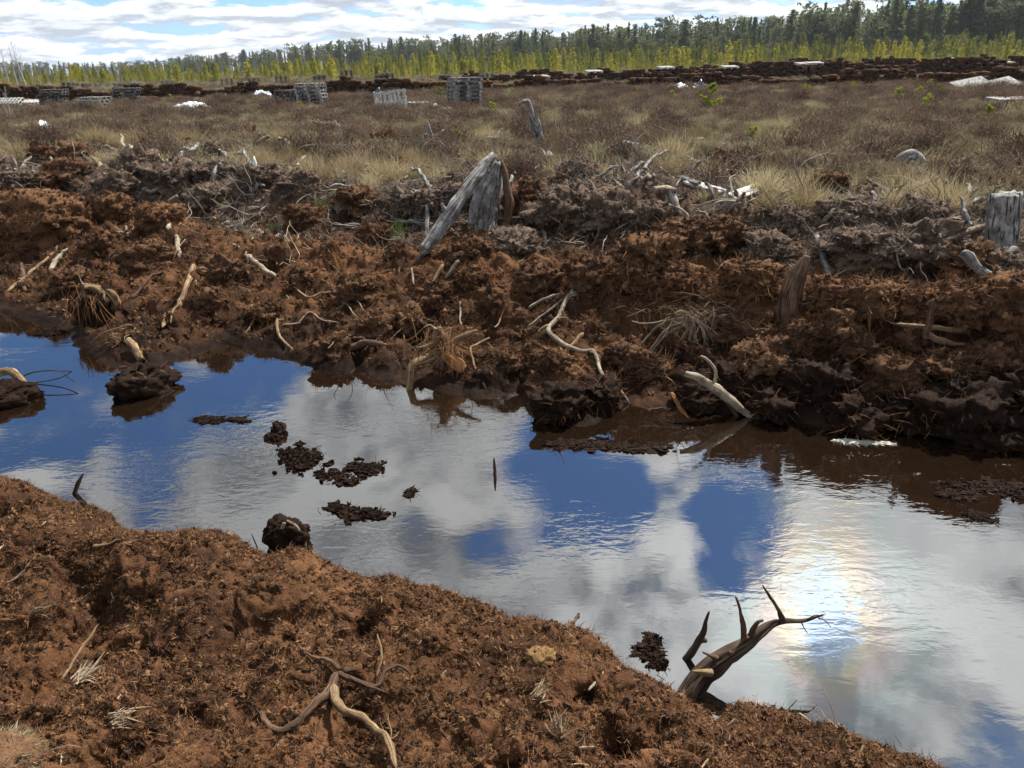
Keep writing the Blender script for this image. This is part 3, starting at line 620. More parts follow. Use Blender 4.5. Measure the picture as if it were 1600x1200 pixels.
# right part of the far bank
b0 = G(1237, 492)
v, f, uv = tube([U(1238, 500, b0), U(1236, 482, b0), U(1238, 458, b0), U(1247, 432, b0), U(1256, 412, b0), U(1261, 400, b0)], [.085, .082, .075, .058, .038, .018], 14, 30, .13, nxt(), .004)
o = mobj('stump', v - b0, f, M_BROWN, uv=uv, label='smooth red-brown tapering stump leaning on the far crest', cat='stump'); o.location = b0
wood('bark_strip', 'flaky grey bark strip leaning behind the red-brown stump', 'bark', [(1272, 396, .16), (1283, 420, .1), (1297, 447, .02)], 8, 11, M_GREY)
b0 = G(1315, 502)
v, f, uv = tube([U(1318, 506, b0), U(1315, 485, b0), U(1313, 466, b0)], [.05, .042, .03], 10, 14, .3, nxt(), 0, .03); o = mobj('stump', v - b0, f, M_BROWN, uv=uv, label='short ragged brown stub right of the leaning stump', cat='stump'); o.location = b0
def jut(name, label, cat, base, limbs, m):
    b0 = G(*base); P = [U(x, y, b0) for x, y in limbs[0]]; k = pxm(b0); v, f, uv = tube(P, [w * k / 2 for w in limbs[1]], 9, 30, .3, nxt(), .02, 0, .1, True)
    o = mobj(name, v - b0, f, m, uv=uv, label=label, cat=cat); o.location = b0
jut('stick', 'pale curved stick lying level on the right of the far bank', 'stick', (1470, 566), ([(1400, 506), (1454, 512), (1496, 516), (1513, 508), (1529, 498)], [4, 7, 8, 7, 4]), M_TAN)
jut('stick', 'split tan stick just below the pale curved stick on the right', 'stick', (1470, 572), ([(1447, 522), (1473, 533), (1511, 540)], [10, 9, 5]), M_TAN)
jut('stake', 'reddish upright stake crossing the sticks on the right bank', 'stake', (1452, 580), ([(1445, 530), (1452, 500), (1459, 467)], [9, 8, 6]), M_BROWN)
wood('root', 'forked pale root knuckle at the crest above the root bundle', 'root', [(1117, 462, .05), (1128, 469, .07), (1140, 473, .07), (1131, 482, .05), (1119, 489, .03)], 7, 5, M_WHITE)
b0 = G(1596, 478)
e0 = [U(1546, 413, b0) + (0, .3, .0), U(1554, 419, b0) + (0, .27, 0), U(1562, 434, b0) + (0, .22, 0), U(1578, 446, b0) + (0, .12, 0), U(1588, 458, b0) + (0, .06, 0), U(1606, 472, b0)]
v, f, uv = tube(e0, [.03, .034, .026, .024, .02, .018], 12, 36, .3, nxt(), .01, 0, .15, True); o = mobj('root', v - b0, f, M_GREY, uv=uv, label='silvery blue-grey root hanging at the right edge of the bank', cat='root'); o.location = b0
wood('root', 'whitish short root dangling in the lower right bank', 'root', [(1391, 603, .16), (1410, 597, .18), (1428, 594, .14)], 4, 2, M_WHITE)
wood('root', 'thin dark hoop of root on the second bank at the right', 'root', [(1400, 437, .02), (1402, 415, .10), (1412, 402, .12), (1431, 394, .06)], 3, 2, M_GREY)
# second bank: leaning logs and stumps
b0 = G(668, 402)
e = empty('leaning_log', b0, 'long grey leaning log propped on the second bank', 'log')
upart(e, b0, 'trunk', [(664, 390), (682, 366), (704, 338), (726, 305), (748, 278), (768, 256)], [16, 21, 21, 20, 17, 10], M_GREY, b0, 28, .2, [0, .1, .2, .35, .5, .62], .22)
upart(e, b0, 'knot', [(700, 340), (690, 330), (688, 322)], [9, 6, 3], M_GREY, b0, 7, .2, [.2, .18, .18])
upart(e, b0, 'root', [(668, 392), (655, 402), (648, 415)], [9, 6, 3], M_GREY, b0, 7, .25)
b0 = G(760, 360)
e = empty('split_stump', b0, 'splintered grey stump standing behind the leaning log', 'stump')
upart(e, b0, 'trunk', [(752, 362), (760, 325), (772, 290), (780, 256)], [27, 30, 26, 13], M_GREY, b0, 30, .4, None, .35)
upart(e, b0, 'splinter', [(738, 345), (744, 312), (752, 280), (762, 258)], [10, 14, 12, 5], M_GREY, b0, 9, .2, [-.2, -.18, -.15, -.1])
upart(e, b0, 'splinter', [(792, 345), (795, 310), (790, 275), (784, 252)], [12, 14, 10, 4], M_BROWN, b0, 9, .3, [-.1, -.1, -.05, 0])
b0 = G(1566, 384)
e = empty('stump', b0, 'thick silver-grey cut stump standing at the right edge', 'stump')
k = pxm(b0)
v, f, uv = tube([U(1566, 388, b0), U(1567, 360, b0), U(1569, 332, b0), U(1571, 306, b0)], [20 * k, 19 * k, 18 * k, 17 * k], 34, 30, .14, nxt(), 0, .03, .12); mobj('trunk', v - b0, f, M_GREY, e, uv)
upart(e, b0, 'root', [(1580, 378), (1590, 384), (1604, 388)], [12, 10, 6], M_GREY, b0, 8, .2, [-.05, -.1, -.12])
upart(e, b0, 'root', [(1555, 380), (1540, 384), (1524, 378)], [12, 9, 4], M_WHITE, b0, 8, .2, [-.05, -.1, -.12])
wood('root', 'white curved root on the dark face right of the leaning log', 'root', [(806, 358, .05), (822, 357, .08), (838, 351, .10), (854, 336, .08)], 4, 4, M_WHITE)
wood('wood_chunk', 'white knuckled wood chunk on the dark second bank at centre', 'wood', [(852, 350, .06), (848, 362, .07), (851, 372, .06), (853, 386, .03)], 6, 9, M_WHITE, rough=.4)
wood('stick', 'thin white stick below the white curved root', 'stick', [(746, 402, .03), (757, 392, .05), (768, 383, .03)], 3.5, 2.5, M_WHITE)
for k, (pp, w) in enumerate(([(650, 372, 0), (652, 350, .15), (656, 332, .3)], 4), ) if False else enumerate(()): pass
wood('stick', 'bare grey upright stub left of the leaning log', 'stick', [(667, 380, .0), (670, 352, .2), (675, 334, .34)], 9, 5, M_GREY)
wood('stick', 'thin grey stick leaning left of the bare upright stub', 'stick', [(643, 362, .0), (652, 350, .08), (660, 338, .14)], 5, 4, M_GREY)
wood('root', 'pale wispy root on the second bank right of centre', 'root', [(925, 372, .03), (930, 360, .08), (940, 345, .1)], 3.5, 2, M_WHITE)
b0 = G(1046, 332)
e = empty('root_stump', b0, 'small pale root stump with a flat top near the loose boards', 'stump')
upart(e, b0, 'top', [(1022, 297), (1038, 296), (1056, 298)], [9, 13, 8], M_WHITE, b0, 9, .25)
upart(e, b0, 'root', [(1046, 300), (1052, 315), (1059, 333)], [12, 12, 9], M_GREY, b0, 9, .2, [0, -.05, -.08])
upart(e, b0, 'root', [(1030, 300), (1032, 315), (1030, 330)], [12, 11, 8], M_BROWN, b0, 9, .3)
# driftwood on the field
def snag(label, base, limbs, m=M_GREY, cat='driftwood', name='driftwood'):
    b0 = G(*base); e = empty(name, b0, label, cat)
    for i, (pp, ws) in enumerate(limbs): upart(e, b0, 'stem' if i == 0 else 'limb', pp, ws, m, b0, 8, .22)
    return e
snag('grey crossed driftwood limbs standing on the field left of the curved dead stem', (665, 248), [([(652, 246), (668, 226), (694, 204)], [8, 8, 5]), ([(697, 232), (682, 220), (672, 206), (668, 190)], [6, 7, 6, 3]), ([(656, 232), (660, 214), (672, 208)], [5, 5, 3])])
e = snag('twisted dead stem with a hooked black top standing on the field', (843, 244), [([(845, 244), (845, 220), (840, 200), (833, 185), (829, 168), (825, 158), (815, 160), (811, 166)], [9, 10, 9, 7, 6, 6, 5, 3]), ([(843, 240), (836, 215), (829, 195), (828, 180)], [6, 5, 4, 3]), ([(845, 205), (840, 186), (838, 178)], [6, 4, 2])])
snag('pale driftwood limbs spread on the field left of centre', (393, 240), [([(372, 240), (392, 230), (420, 212)], [5, 6, 5]), ([(362, 218), (380, 226), (398, 232)], [4, 5, 4]), ([(390, 234), (398, 222), (406, 208)], [6, 5, 3])], M_WHITE)
snag('small pale driftwood pile at the far left of the field', (44, 230), [([(27, 229), (40, 218), (58, 211)], [5, 6, 5]), ([(34, 224), (48, 222), (60, 218)], [4, 5, 3])], M_WHITE)
snag('dark bent root with a curled top among sedge, left field', (300, 240), [([(313, 238), (300, 232), (294, 224), (292, 217), (298, 215)], [6, 6, 5, 4, 3])], M_BROWN)
snag('white jagged wood standing on the left spoil edge', (72, 290), [([(76, 290), (62, 278), (50, 266)], [9, 8, 3]), ([(70, 288), (62, 272), (58, 268)], [5, 4, 2])], M_GREY)
snag('pale thin stick leaning at the left sedge edge', (100, 238), [([(100, 238), (92, 228), (84, 219)], [4, 3.5, 2.5])], M_WHITE)
snag('whitish upright splintered wood at the far left spoil', (24, 272), [([(26, 272), (21, 255), (18, 243)], [9, 9, 4])], M_WHITE)
snag('grey weathered stump with roots on the field, right of the dead stem', (975, 246), [([(955, 240), (972, 231), (998, 228)], [14, 20, 12]), ([(965, 240), (958, 248), (950, 252)], [9, 7, 4]), ([(990, 238), (998, 246), (1002, 254)], [9, 6, 3])])
e = snag('grey hooded stump with hanging roots on the right spoil', (1422, 276), [([(1397, 268), (1410, 250), (1425, 245), (1444, 262)], [10, 22, 24, 10]), ([(1425, 262), (1434, 258), (1438, 272), (1436, 280)], [7, 7, 6, 4]), ([(1410, 255), (1402, 268), (1396, 274)], [7, 5, 3])])
snag('pale root line stretched left of the grey hooded stump', (1340, 272), [([(1318, 278), (1350, 269), (1374, 262), (1398, 271)], [4, 4, 4, 5]), ([(1282, 256), (1296, 262), (1318, 263)], [7, 6, 3]), ([(1350, 269), (1365, 272), (1385, 266)], [3, 3, 2])], M_WHITE)
snag('pale curved root at the right edge of the right spoil', (1570, 292), [([(1552, 286), (1566, 281), (1582, 283), (1590, 274)], [5, 7, 5, 3])], M_TAN)
snag('short white stick upright on the spoil left of centre', (604, 285), [([(604, 284), (603, 266)], [4, 4])], M_GREY)
snag('stubby pale stick standing among tussocks left of the crossed limbs', (548, 246), [([(547, 246), (550, 230)], [4, 3])], M_WHITE)
snag('grey lying wood sliver below the crossed driftwood limbs', (648, 254), [([(638, 243), (646, 250), (655, 259)], [6, 7, 3])], M_GREY)
snag('pale bowed wood lying right of the wood sliver', (690, 266), [([(660, 258), (675, 262), (690, 269), (715, 268)], [6, 6, 4, 3])], M_GREY)
snag('long grey stick leaning across the sedge right of the bare shrub', (1075, 272), [([(1050, 282), (1075, 265), (1115, 243)], [3, 3.5, 2.5])], M_GREY)
snag('thin bleached branch lying on heather right of the sapling', (1170, 190), [([(1140, 192), (1165, 188), (1196, 177)], [2.5, 3, 2]), ([(1160, 189), (1168, 196)], [2, 1.5])], M_GREY)
snag('thin forked pale stick lying on the right spoil slope', (1480, 350), [([(1474, 350), (1488, 344), (1501, 339)], [6, 5, 4])], M_WHITE)
snag('pale wood heap at the foot of the silver-grey stump', (1525, 370), [([(1504, 366), (1520, 360), (1545, 352)], [8, 9, 7]), ([(1512, 360), (1530, 368), (1540, 372)], [6, 6, 4])], M_WHITE)
snag('dark hollow root end under the silver-grey stump', (1565, 412), [([(1540, 404), (1565, 396), (1588, 390)], [14, 16, 12])], M_GREY)
snag('white bleached twig bent on the left spoil under the sedge', (278, 318), [([(258, 320), (268, 312), (277, 306)], [4, 5, 4])], M_WHITE)
snag('grey twig leaning on the spoil left of the green grass tuft', (420, 320), [([(412, 326), (420, 318), (428, 312)], [3, 3.5, 3])], M_WHITE)
snag('short tan stick stub in the dark trough on the left', (332, 350), [([(327, 355), (331, 347), (336, 340)], [6, 7, 5])], M_TAN)
snag('short white stick in the trough below the green grass tuft', (497, 360), [([(486, 353), (496, 358), (506, 363)], [5, 6, 3])], M_WHITE)
WD = np.random.default_rng(55)
for q in range(120):
    up_ = WD.random(); x_ = WD.uniform(20, 1590); y_ = np.interp(x_, [0, 800, 1600], [255, 290, 335]) + WD.normal() * 36; ln_ = WD.uniform(16, 58); an_ = WD.normal() * .5 + WD.choice([0, 0, 2.6])
    p_ = [(x_ + ln_ * t * math.cos(an_), y_ - ln_ * .5 * t * math.sin(an_) + WD.normal() * 2, -.03 + (.06 + .3 * up_) * t ** .8 + .05 * (q % 2)) for t in (0, .35, .7, 1)]
    w_ = WD.uniform(4.5, 11); wood('wood_piece', '%s %s broken %s on the second bank, %s' % ('long' if ln_ > 31 else 'short', 'grey' if q % 3 else 'bleached', 'stick' if w_ < 6.5 else 'root', near(x_, y_)), 'wood', p_, w_, WD.uniform(1.5, 4), M_GREY if q % 3 else M_WHITE, group='broken wood strewn over the second bank', rough=.4, wob=.06)
# loose boards
def board(label, a, b, w, th, m, tilt=0.0, lift=.05, name='board'):
    A, B = G(*a), G(*b); A[2] += lift; B[2] += lift; d = B - A; Ln = float(np.linalg.norm(d)); v, f, uv = box(0, 0, 0, Ln, w, th)
    o = mobj(name, v, f, m, uv=uv, smooth=False, label=label, cat='board'); o.location = (A + B) / 2
    o.rotation_euler = Vector(d).to_track_quat('X', 'Z').to_euler(); o.rotation_euler.rotate_axis('X', tilt)
    bv = o.modifiers.new('bevel', 'BEVEL'); bv.width = .004; bv.segments = 1; return o
board('pale grey plank tilted up beside the big sedge tussock', (1141, 323), (1199, 300), .13, .03, M_PALE, .5, .10)
board('white board lying behind the pale grey plank', (1072, 296), (1130, 310), .12, .03, M_PALE, .2, .07)
board('narrow dark board crossing the white board at its left end', (1062, 290), (1090, 300), .07, .03, M_PALLETD, .2, .10)
board('white plank end sticking up out of the spoil near the blue scrap', (518, 262), (536, 285), .11, .03, M_PALE, .9, .08)
board('small flat white block lying right of the pale dry tussock', (853, 240), (862, 252), .12, .06, M_PALE, .8, .05)
board('dark slat lying right of the split stump', (822, 276), (845, 268), .06, .03, M_PALLETD, .3, .06)
board('grey slat half hidden in sedge above the pale dry tussock', (1083, 226), (1098, 224), .10, .04, M_PALLETD, .3, .10)
board('tilted grey panel on the heather below the slatted pallet stack', (690, 188), (712, 184), .55, .05, M_PALE, .6, .18, 'panel')

# ---------------------------------------------------------------- things in the water
SURF = []
def clod(name, label, px, w, hgt, m, seed, dy=1.0, boxy=0.0, group=None, cat='clod', sub=5, sink=.0, rough=.38, fib=None):
    b0 = G(*px); b0[2] = max(b0[2], 0.0) if sink == 0 else b0[2]; k = pxm(b0); W_ = w * k / 2; H_ = hgt * k
    v, f = lump((W_, W_ * dy, H_ * .7), seed, sub, rough, boxy, 1.6, min(.028, W_ * .2)); v[:, 2] += H_ * .3 - sink
    o = mobj(name, v, f, m, label=label, cat=cat, group=group); o.location = b0
    an = RND[seed * 7 % 4096] * 6.28; o.rotation_euler = (0, 0, an)
    if m is not M_CLODW:
        kk = np.random.default_rng(seed).choice(len(v), min(len(v), int(60 + W_ * W_ * 9000))); q = v[kk]; q = q[q[:, 2] > 0]
        SURF.append((m is M_CLODG, np.stack([q[:, 0] * math.cos(an) - q[:, 1] * math.sin(an), q[:, 0] * math.sin(an) + q[:, 1] * math.cos(an), q[:, 2]], 1) + b0))
    if fib:
        r0 = np.random.default_rng(seed)
        idx = r0.choice(len(v), fib); rb = iter(idx)
        def fn(r):
            p = v[next(rb)]; q = p / (np.array([W_, W_ * dy, H_ * .7]) ** 2); q = q / (np.linalg.norm(q) + 1e-9)
            return p * .97, q * .5 + r.normal(size=3) * .6 + (0, 0, -.3), r.uniform(.03, .12), .0022, r.normal() * .6
        fv, ff = ribbons(fib, fn, seed); mobj('fibre', fv, ff, M_GFIB if m is M_CLODG else M_FIBRE, o, kind='stuff')
    return o
def flat(name, label, px, w, h, m, seed, cat='peat scum', thick=.012):
    """raft of crumbs floating on the water: w, h its size in the picture"""
    b0 = hit(*px); b0[2] = 0; k = pxm(b0); r = np.random.default_rng(seed); mb = MB(); a = w * k / 2; bb = h * k / 2 * 1.7
    cs = r.normal(size=(5, 2)) * .38
    for _ in range(int(40 + w * 2.2)):
        q = cs[r.integers(5)] + r.normal(size=2) * .22; s = r.uniform(.003, .010) * (1 + w / 160)
        v, f = lump((s * r.uniform(1, 2.6), s * r.uniform(.8, 1.8), s * .5 + thick * .25 * r.random()), int(r.integers(900)), 2, 1.1, 0, 2.4); v = v * (1 + r.normal(size=(len(v), 1)) * .3); mb.add(v + (q[0] * a * 1.4, q[1] * bb * 1.4 + q[0] * a * -.25, .002), f)
    fv, ff = ribbons(int(20 + w), lambda r: (np.append(cs[r.integers(5)] + r.normal(size=2) * .25, .004 / a) * (a * 1.4, bb * 1.4, a), (r.normal(), r.normal(), .1), r.uniform(.02, .06), .0018, r.normal() * .6), seed); mb.add(fv, ff)
    o = mb.obj(name, m, None, smooth=False, label=label, cat=cat, kind='stuff'); o.location = b0; return o
clod('floating_clod', 'big dark peat clod standing in the water off the muddy spit', (222, 610), 88, 46, M_CLODW, 3, .75, fib=80, sink=.03)
e = clod('floating_clod', 'dark clod with a stick at the left edge of the water', (8, 630), 84, 30, M_CLODW, 11, .6, sink=.03)
wood('stick', 'grey wet stick lying across the clod at the left edge', 'stick', [np.array(G(0, 612)) + (-.1, 0, .14), np.array(G(0, 612)) + (.12, -.01, .15), np.array(G(48, 622)) + (0, 0, .10)], 14, 10, M_TAN)
b0 = G(40, 598); b0[2] = 0
snag('thin dark bent twigs sticking out of the water beside the left clod', (40, 600), [([(28, 593), (50, 582), (80, 579), (113, 580)], [2.4, 2, 1.6, 1.2]), ([(36, 596), (60, 597), (95, 590), (113, 580)], [2.4, 2, 1.6, 1.2])], M_DARKW, 'twig', 'twig')
clod('floating_clod', 'round wet lump in the water at centre left, above the crumb rafts', (437, 676), 34, 22, M_CLODW, 21, .8, sink=.02)
clod('floating_clod', 'low wet clod touching the round lump at centre left', (428, 684), 30, 10, M_CLODW, 22, .8, sink=.01)
flat('peat_scum', 'dark raft of floating peat crumbs below the round lump', (460, 714), 74, 46, M_CLODW, 31, thick=.05)
flat('peat_scum', 'dark crumb raft right of the first raft', (556, 736), 64, 34, M_CLODW, 32, thick=.03)
flat('peat_scum', 'dark crumb raft near the near bank stump', (552, 803), 62, 26, M_CLODW, 33, thick=.03)
flat('peat_scum', 'faint crumbs floating left of the round lump', (326, 655), 60, 14, M_CLODW, 34)
flat('peat_scum', 'thin floating scum streak in front of the dark promontory', (948, 700), 130, 22, M_CLODW, 35)
flat('peat_scum', 'pale foam patch on the dark water under the right bank', (1344, 692), 62, 9, M_FOAM, 36, 'foam', .004)
flat('peat_scum', 'dark scum at the right edge of the water', (1560, 768), 80, 26, M_CLODW, 37)
flat('peat_scum', 'small dark crumb cluster right of the sun glitter', (1532, 812), 26, 16, M_CLODW, 38)
flat('peat_scum', 'wet crumbs beside the two-stick branch by the near bank', (1022, 1028), 34, 34, M_CLODW, 39, thick=.03)
flat('peat_scum', 'tiny crumb specks floating at centre below the blue patch', (644, 772), 16, 10, M_CLODW, 40)
flat('peat_scum', 'dark crumbs off the left shore mud', (85, 520), 40, 14, M_CLODW, 41, thick=.03)
snag('small dark stub standing alone in mid water', (773, 742), [([(773, 744), (773, 730), (772, 716)], [6, 5, 2])], M_DARKW, 'stub', 'stub')
snag('small dark V-shaped twig in the water by the left near bank', (118, 772), [([(116, 773), (122, 756), (130, 740)], [6, 6, 2.5]), ([(115, 772), (126, 777), (141, 780)], [6, 4, 2])], M_DARKW, 'twig', 'twig')
# dead branch reaching out of the near bank
b0 = G(1095, 1088); b0 = np.array([b0[0], b0[1], max(b0[2], .02)])
e = empty('dead_branch', b0, 'dead brown branch with upright prongs reaching over the water from the near bank', 'branch')
upart(e, b0, 'stem', [(1072, 1092), (1098, 1070), (1134, 1048), (1174, 1030), (1214, 1012), (1240, 1005), (1275, 1007), (1303, 1003)], [27, 26, 20, 15, 12, 8, 5, 2.5], M_DARKW, b0, 26, .4, [0, .03, .05, .07, .1, .11, .12, .13], .25)
upart(e, b0, 'prong', [(1172, 1022), (1170, 995), (1166, 975), (1159, 954)], [8, 7, 5, 2.5], M_BROWN, b0, 10, .35, [.07] * 4)
upart(e, b0, 'prong', [(1240, 1002), (1232, 985), (1218, 962), (1206, 944)], [10, 6, 4, 1.5], M_DARKW, b0, 10, .3, [.1] * 4)
upart(e, b0, 'prong', [(1183, 1016), (1188, 1002), (1195, 994), (1203, 991)], [9, 7, 5, 3], M_DARKW, b0, 10, .35, [.07] * 4)
upart(e, b0, 'splinter', [(1112, 1052), (1096, 1050), (1082, 1049)], [14, 8, 2], M_TAN, b0, 8, .4)
upart(e, b0, 'splinter', [(1125, 1042), (1112, 1036), (1102, 1032)], [9, 5, 2], M_BROWN, b0, 8, .4, [.04] * 3)
upart(e, b0, 'splinter', [(1150, 1034), (1146, 1046), (1138, 1054)], [10, 6, 2], M_BROWN, b0, 8, .4, [.05] * 3)
for pp in ([(1270, 1006), (1276, 1018), (1282, 1028)], [(1300, 1003), (1312, 1008), (1320, 1018)], [(1282, 1005), (1296, 998), (1308, 1002)]): upart(e, b0, 'twig', pp, [2.2, 1.6, 1], M_BROWN, b0, 5, .1, [.12] * 3)
b0 = G(1070, 1030); b0[2] = 0
e = empty('stick', b0, 'dark upright stick curving out of the water left of the dead branch', 'stick')
upart(e, b0, 'stem', [(1068, 1034), (1084, 1015), (1098, 990), (1102, 972), (1108, 956)], [9, 11, 9, 6, 3], M_DARKW, b0, 9, .2)
upart(e, b0, 'knot', [(1090, 1004), (1098, 1000), (1104, 1002)], [9, 8, 5], M_DARKW, b0, 7, .3)
b0 = G(452, 846)
e = empty('wet_stump', b0, 'wet fibrous stump with a pale ridge at the near waterline', 'stump')
kk = pxm(b0); v, f = lump((30 * kk, 26 * kk, 30 * kk), 44, 5, .5); mobj('body', v + (0, 0, 12 * kk), f, M_CLODW, e)
upart(e, b0, 'root', [(450, 806), (446, 815), (438, 838), (430, 850)], [4, 7, 6, 3], M_WHITE, b0, 8, .3, [-.06] * 4)
upart(e, b0, 'root', [(452, 806), (466, 815), (478, 832), (480, 845)], [4, 5, 5, 4], M_WHITE, b0, 7, .3, [-.04] * 4)
snag('thin dark twig standing at the near waterline left of the wet stump', (402, 856), [([(404, 860), (398, 846), (393, 834)], [2.2, 1.8, 1])], M_DARKW, 'twig', 'twig')

# ---------------------------------------------------------------- near bank
wood('root', 'thick bent root with a pale limb lying on the near bank', 'root', [(408, 1112, .01), (416, 1130, .02), (436, 1146, .015), (466, 1132, .025), (500, 1106, .03), (520, 1082, .035), (530, 1060, .04)], 8, 17, M_BROWN,
     [([(524, 1084, .05), (527, 1108, .045), (545, 1122, .035), (572, 1130, .03), (594, 1146, .03), (610, 1170, .03), (622, 1206, .02)], 13, 8, M_TAN),
      ([(532, 1058, .05), (515, 1042, .04), (495, 1034, .03), (474, 1030, .02)], 8, 3), ([(530, 1062, .045), (560, 1070, .03), (590, 1078, .03), (604, 1062, .05), (625, 1052, .05), (642, 1058, .02)], 8, 3.5),
      ([(545, 1066, .04), (570, 1076, .03), (612, 1086, .015)], 5, 2.5), ([(538, 1060, .05), (560, 1055, .04)], 9, 4)], seg=12, rough=.2, part='limb')
wood('stick', 'thin pale stick lying on the worn strip at the left edge', 'stick', [(0, 936), (32, 918, .02), (62, 887, .02)], 4, 3, M_WHITE)
wood('stick', 'straight thin tan stick on the left of the near bank', 'stick', [(96, 1060, .0), (125, 1025, .03), (156, 984, .04)], 4.5, 3, M_TAN)
wood('stick', 'short tan stick near the top of the left hump', 'stick', [(145, 857, .02), (170, 856, .03), (188, 852, .01)], 6, 3.5, M_TAN)
wood('root', 'thin wavy root standing up above the thick bent root', 'root', [(588, 1060, .01), (596, 1040, .04), (597, 1025, .06), (591, 1005, .06)], 4, 2.5, M_TAN)
wood('stick', 'tiny white twig upright on the near bank left of the bent root', 'stick', [(279, 973, .0), (279, 953, .05)], 4, 3, M_WHITE)
wood('stick', 'small white splinter right of the thin wavy root', 'stick', [(690, 1058), (698, 1050, .02)], 4, 3, M_WHITE)
wood('stick', 'small pale bent twig in the hollow by the near shoreline', 'stick', [(920, 1080), (928, 1072, .02), (930, 1066, .01)], 5, 3, M_WHITE)
wood('stick', 'dark red-brown splinter beside the pit, upper near bank', 'stick', [(882, 982) if False else (882, 985), (895, 975, .02), (906, 962, .03)], 8, 5, M_BROWN)
def frayed(label, px, n, ln, dirv, seed, m=M_CHIP, cat='wood'):
    b0 = G(*px); d0 = np.array(dirv, float)
    v, f = ribbons(n, lambda r: ((r.normal() * .012, r.normal() * .012, .012 + abs(r.normal()) * .012), d0 + r.normal(size=3) * .35 + (0, 0, .1), ln * r.uniform(.3, 1.0) * .7, .0018, r.normal() * .5), seed)
    o = mobj('frayed_wood', v, f, m, label=label, cat=cat); o.location = b0
frayed('frayed tan wood tuft on the left near bank', (186, 1130), 60, .085, (1, .1, .05), 61)
frayed('frayed pale wood fan at the bottom of the near bank', (874, 1150), 60, .10, (.1, .8, .25), 62)
frayed('pale splintered fibre scrap above the frayed wood fan', (842, 1098), 40, .075, (.6, .5, .1), 63)
frayed('pale crumbly wood heap left of the straight tan stick', (60, 965), 70, .09, (.9, .1, .05), 64)
frayed('flaky tan bark curl below the straight tan stick', (128, 1072), 80, .09, (.6, .5, .2), 65)
b0 = G(845, 1028); k = pxm(b0); v, f = lump((22 * k, 20 * k, 14 * k), 71, 4, .5, 0, 3)
o = mobj('moss_tuft', v, f, M_MOSS, label='small yellow moss tuft beside the root hole on the near bank', cat='moss'); o.location = b0
v, f = ribbons(260, lambda r: (r.normal(size=3) * (.014, .014, .007) + (0, 0, .01), r.normal(size=3) + (0, 0, .6), r.uniform(.008, .02), .0016, r.normal() * .4), 72); mobj('frond', v, f, M_MOSS, o, kind='stuff')
b0 = G(15, 1200)
v, f = lump((.105, .10, .08), 81, 5, .3); o = mobj('heather_turf', v, f, M_CLODB, label='fuzzy grey-tipped turf clump in the bottom left corner', cat='turf'); o.location = b0 + (-.02, -.02, .0)
v2 = v; r0 = np.random.default_rng(83); ii = iter(r0.choice(len(v), 900))
def fn(r): p = v2[next(ii)]; q = p / (np.linalg.norm(p) + 1e-9); return p * .96, q + r.normal(size=3) * .45 + (.3, .2, .2), r.uniform(.012, .032), .0011, r.normal() * .4
fv, ff = ribbons(900, fn, 84); mobj('fuzz', fv, ff, M_HEATHER, o, kind='stuff')

# ---------------------------------------------------------------- peat clods lying on the banks
for k, (px, w, h, m, dy, bx, lab) in enumerate([
    ((60, 372), 150, 62, M_CLOD, .8, .3, 'largest orange peat clod at the left end of the far crest'),
    ((18, 360), 90, 44, M_CLOD, .8, .2, 'orange clod at the left picture edge beside the largest clod'),
    ((182, 340), 60, 34, M_CLOD, .8, .1, 'peaked orange clod right of the largest orange clod'),
    ((250, 352), 60, 30, M_CLOD, .9, .2, 'orange clod above the kinked root strip'),
    ((920, 445), 66, 40, M_CLODB, .8, .5, 'square brown clod on the crest above the twisting root'),
    ((1012, 425), 100, 54, M_CLOD, .8, .3, 'big orange clod standing tallest at the middle of the crest'),
    ((985, 450), 74, 34, M_CLOD, .8, .3, 'orange clod in front of the tallest crest clod'),
    ((1065, 450), 76, 36, M_CLOD, .8, .4, 'orange clod right of the tallest crest clod'),
    ((1170, 452), 78, 34, M_CLOD, .7, .6, 'slab-like orange clod left of the red-brown stump'),
    ((1120, 470), 50, 26, M_CLOD, .8, .3, 'small orange clod over the root bundle'),
    ((1290, 470), 60, 30, M_CLOD, .8, .3, 'orange clod just right of the red-brown stump'),
    ((1370, 478), 84, 36, M_CLOD, .7, .4, 'flat-topped orange clod right of the ragged stub'),
    ((1430, 486), 60, 30, M_CLOD, .8, .3, 'orange clod left of the upright stake'),
    ((1500, 492), 80, 40, M_CLOD, .8, .4, 'orange clod behind the pale curved stick'),
    ((1575, 500), 90, 46, M_CLOD, .8, .3, 'orange clod at the right picture edge of the crest'),
    ((742, 442), 46, 24, M_CLODB, .8, .4, 'pale brown clod on the crest right of the stubby stick'),
    ((954, 460), 26, 20, M_CLOD, .9, .0, 'small round orange clod between two crest clods')]):
    clod('peat_clod', lab, px, w, h, m, 200 + k * 3, dy, bx, 'peat clods on the far crest', sub=5, fib=420)
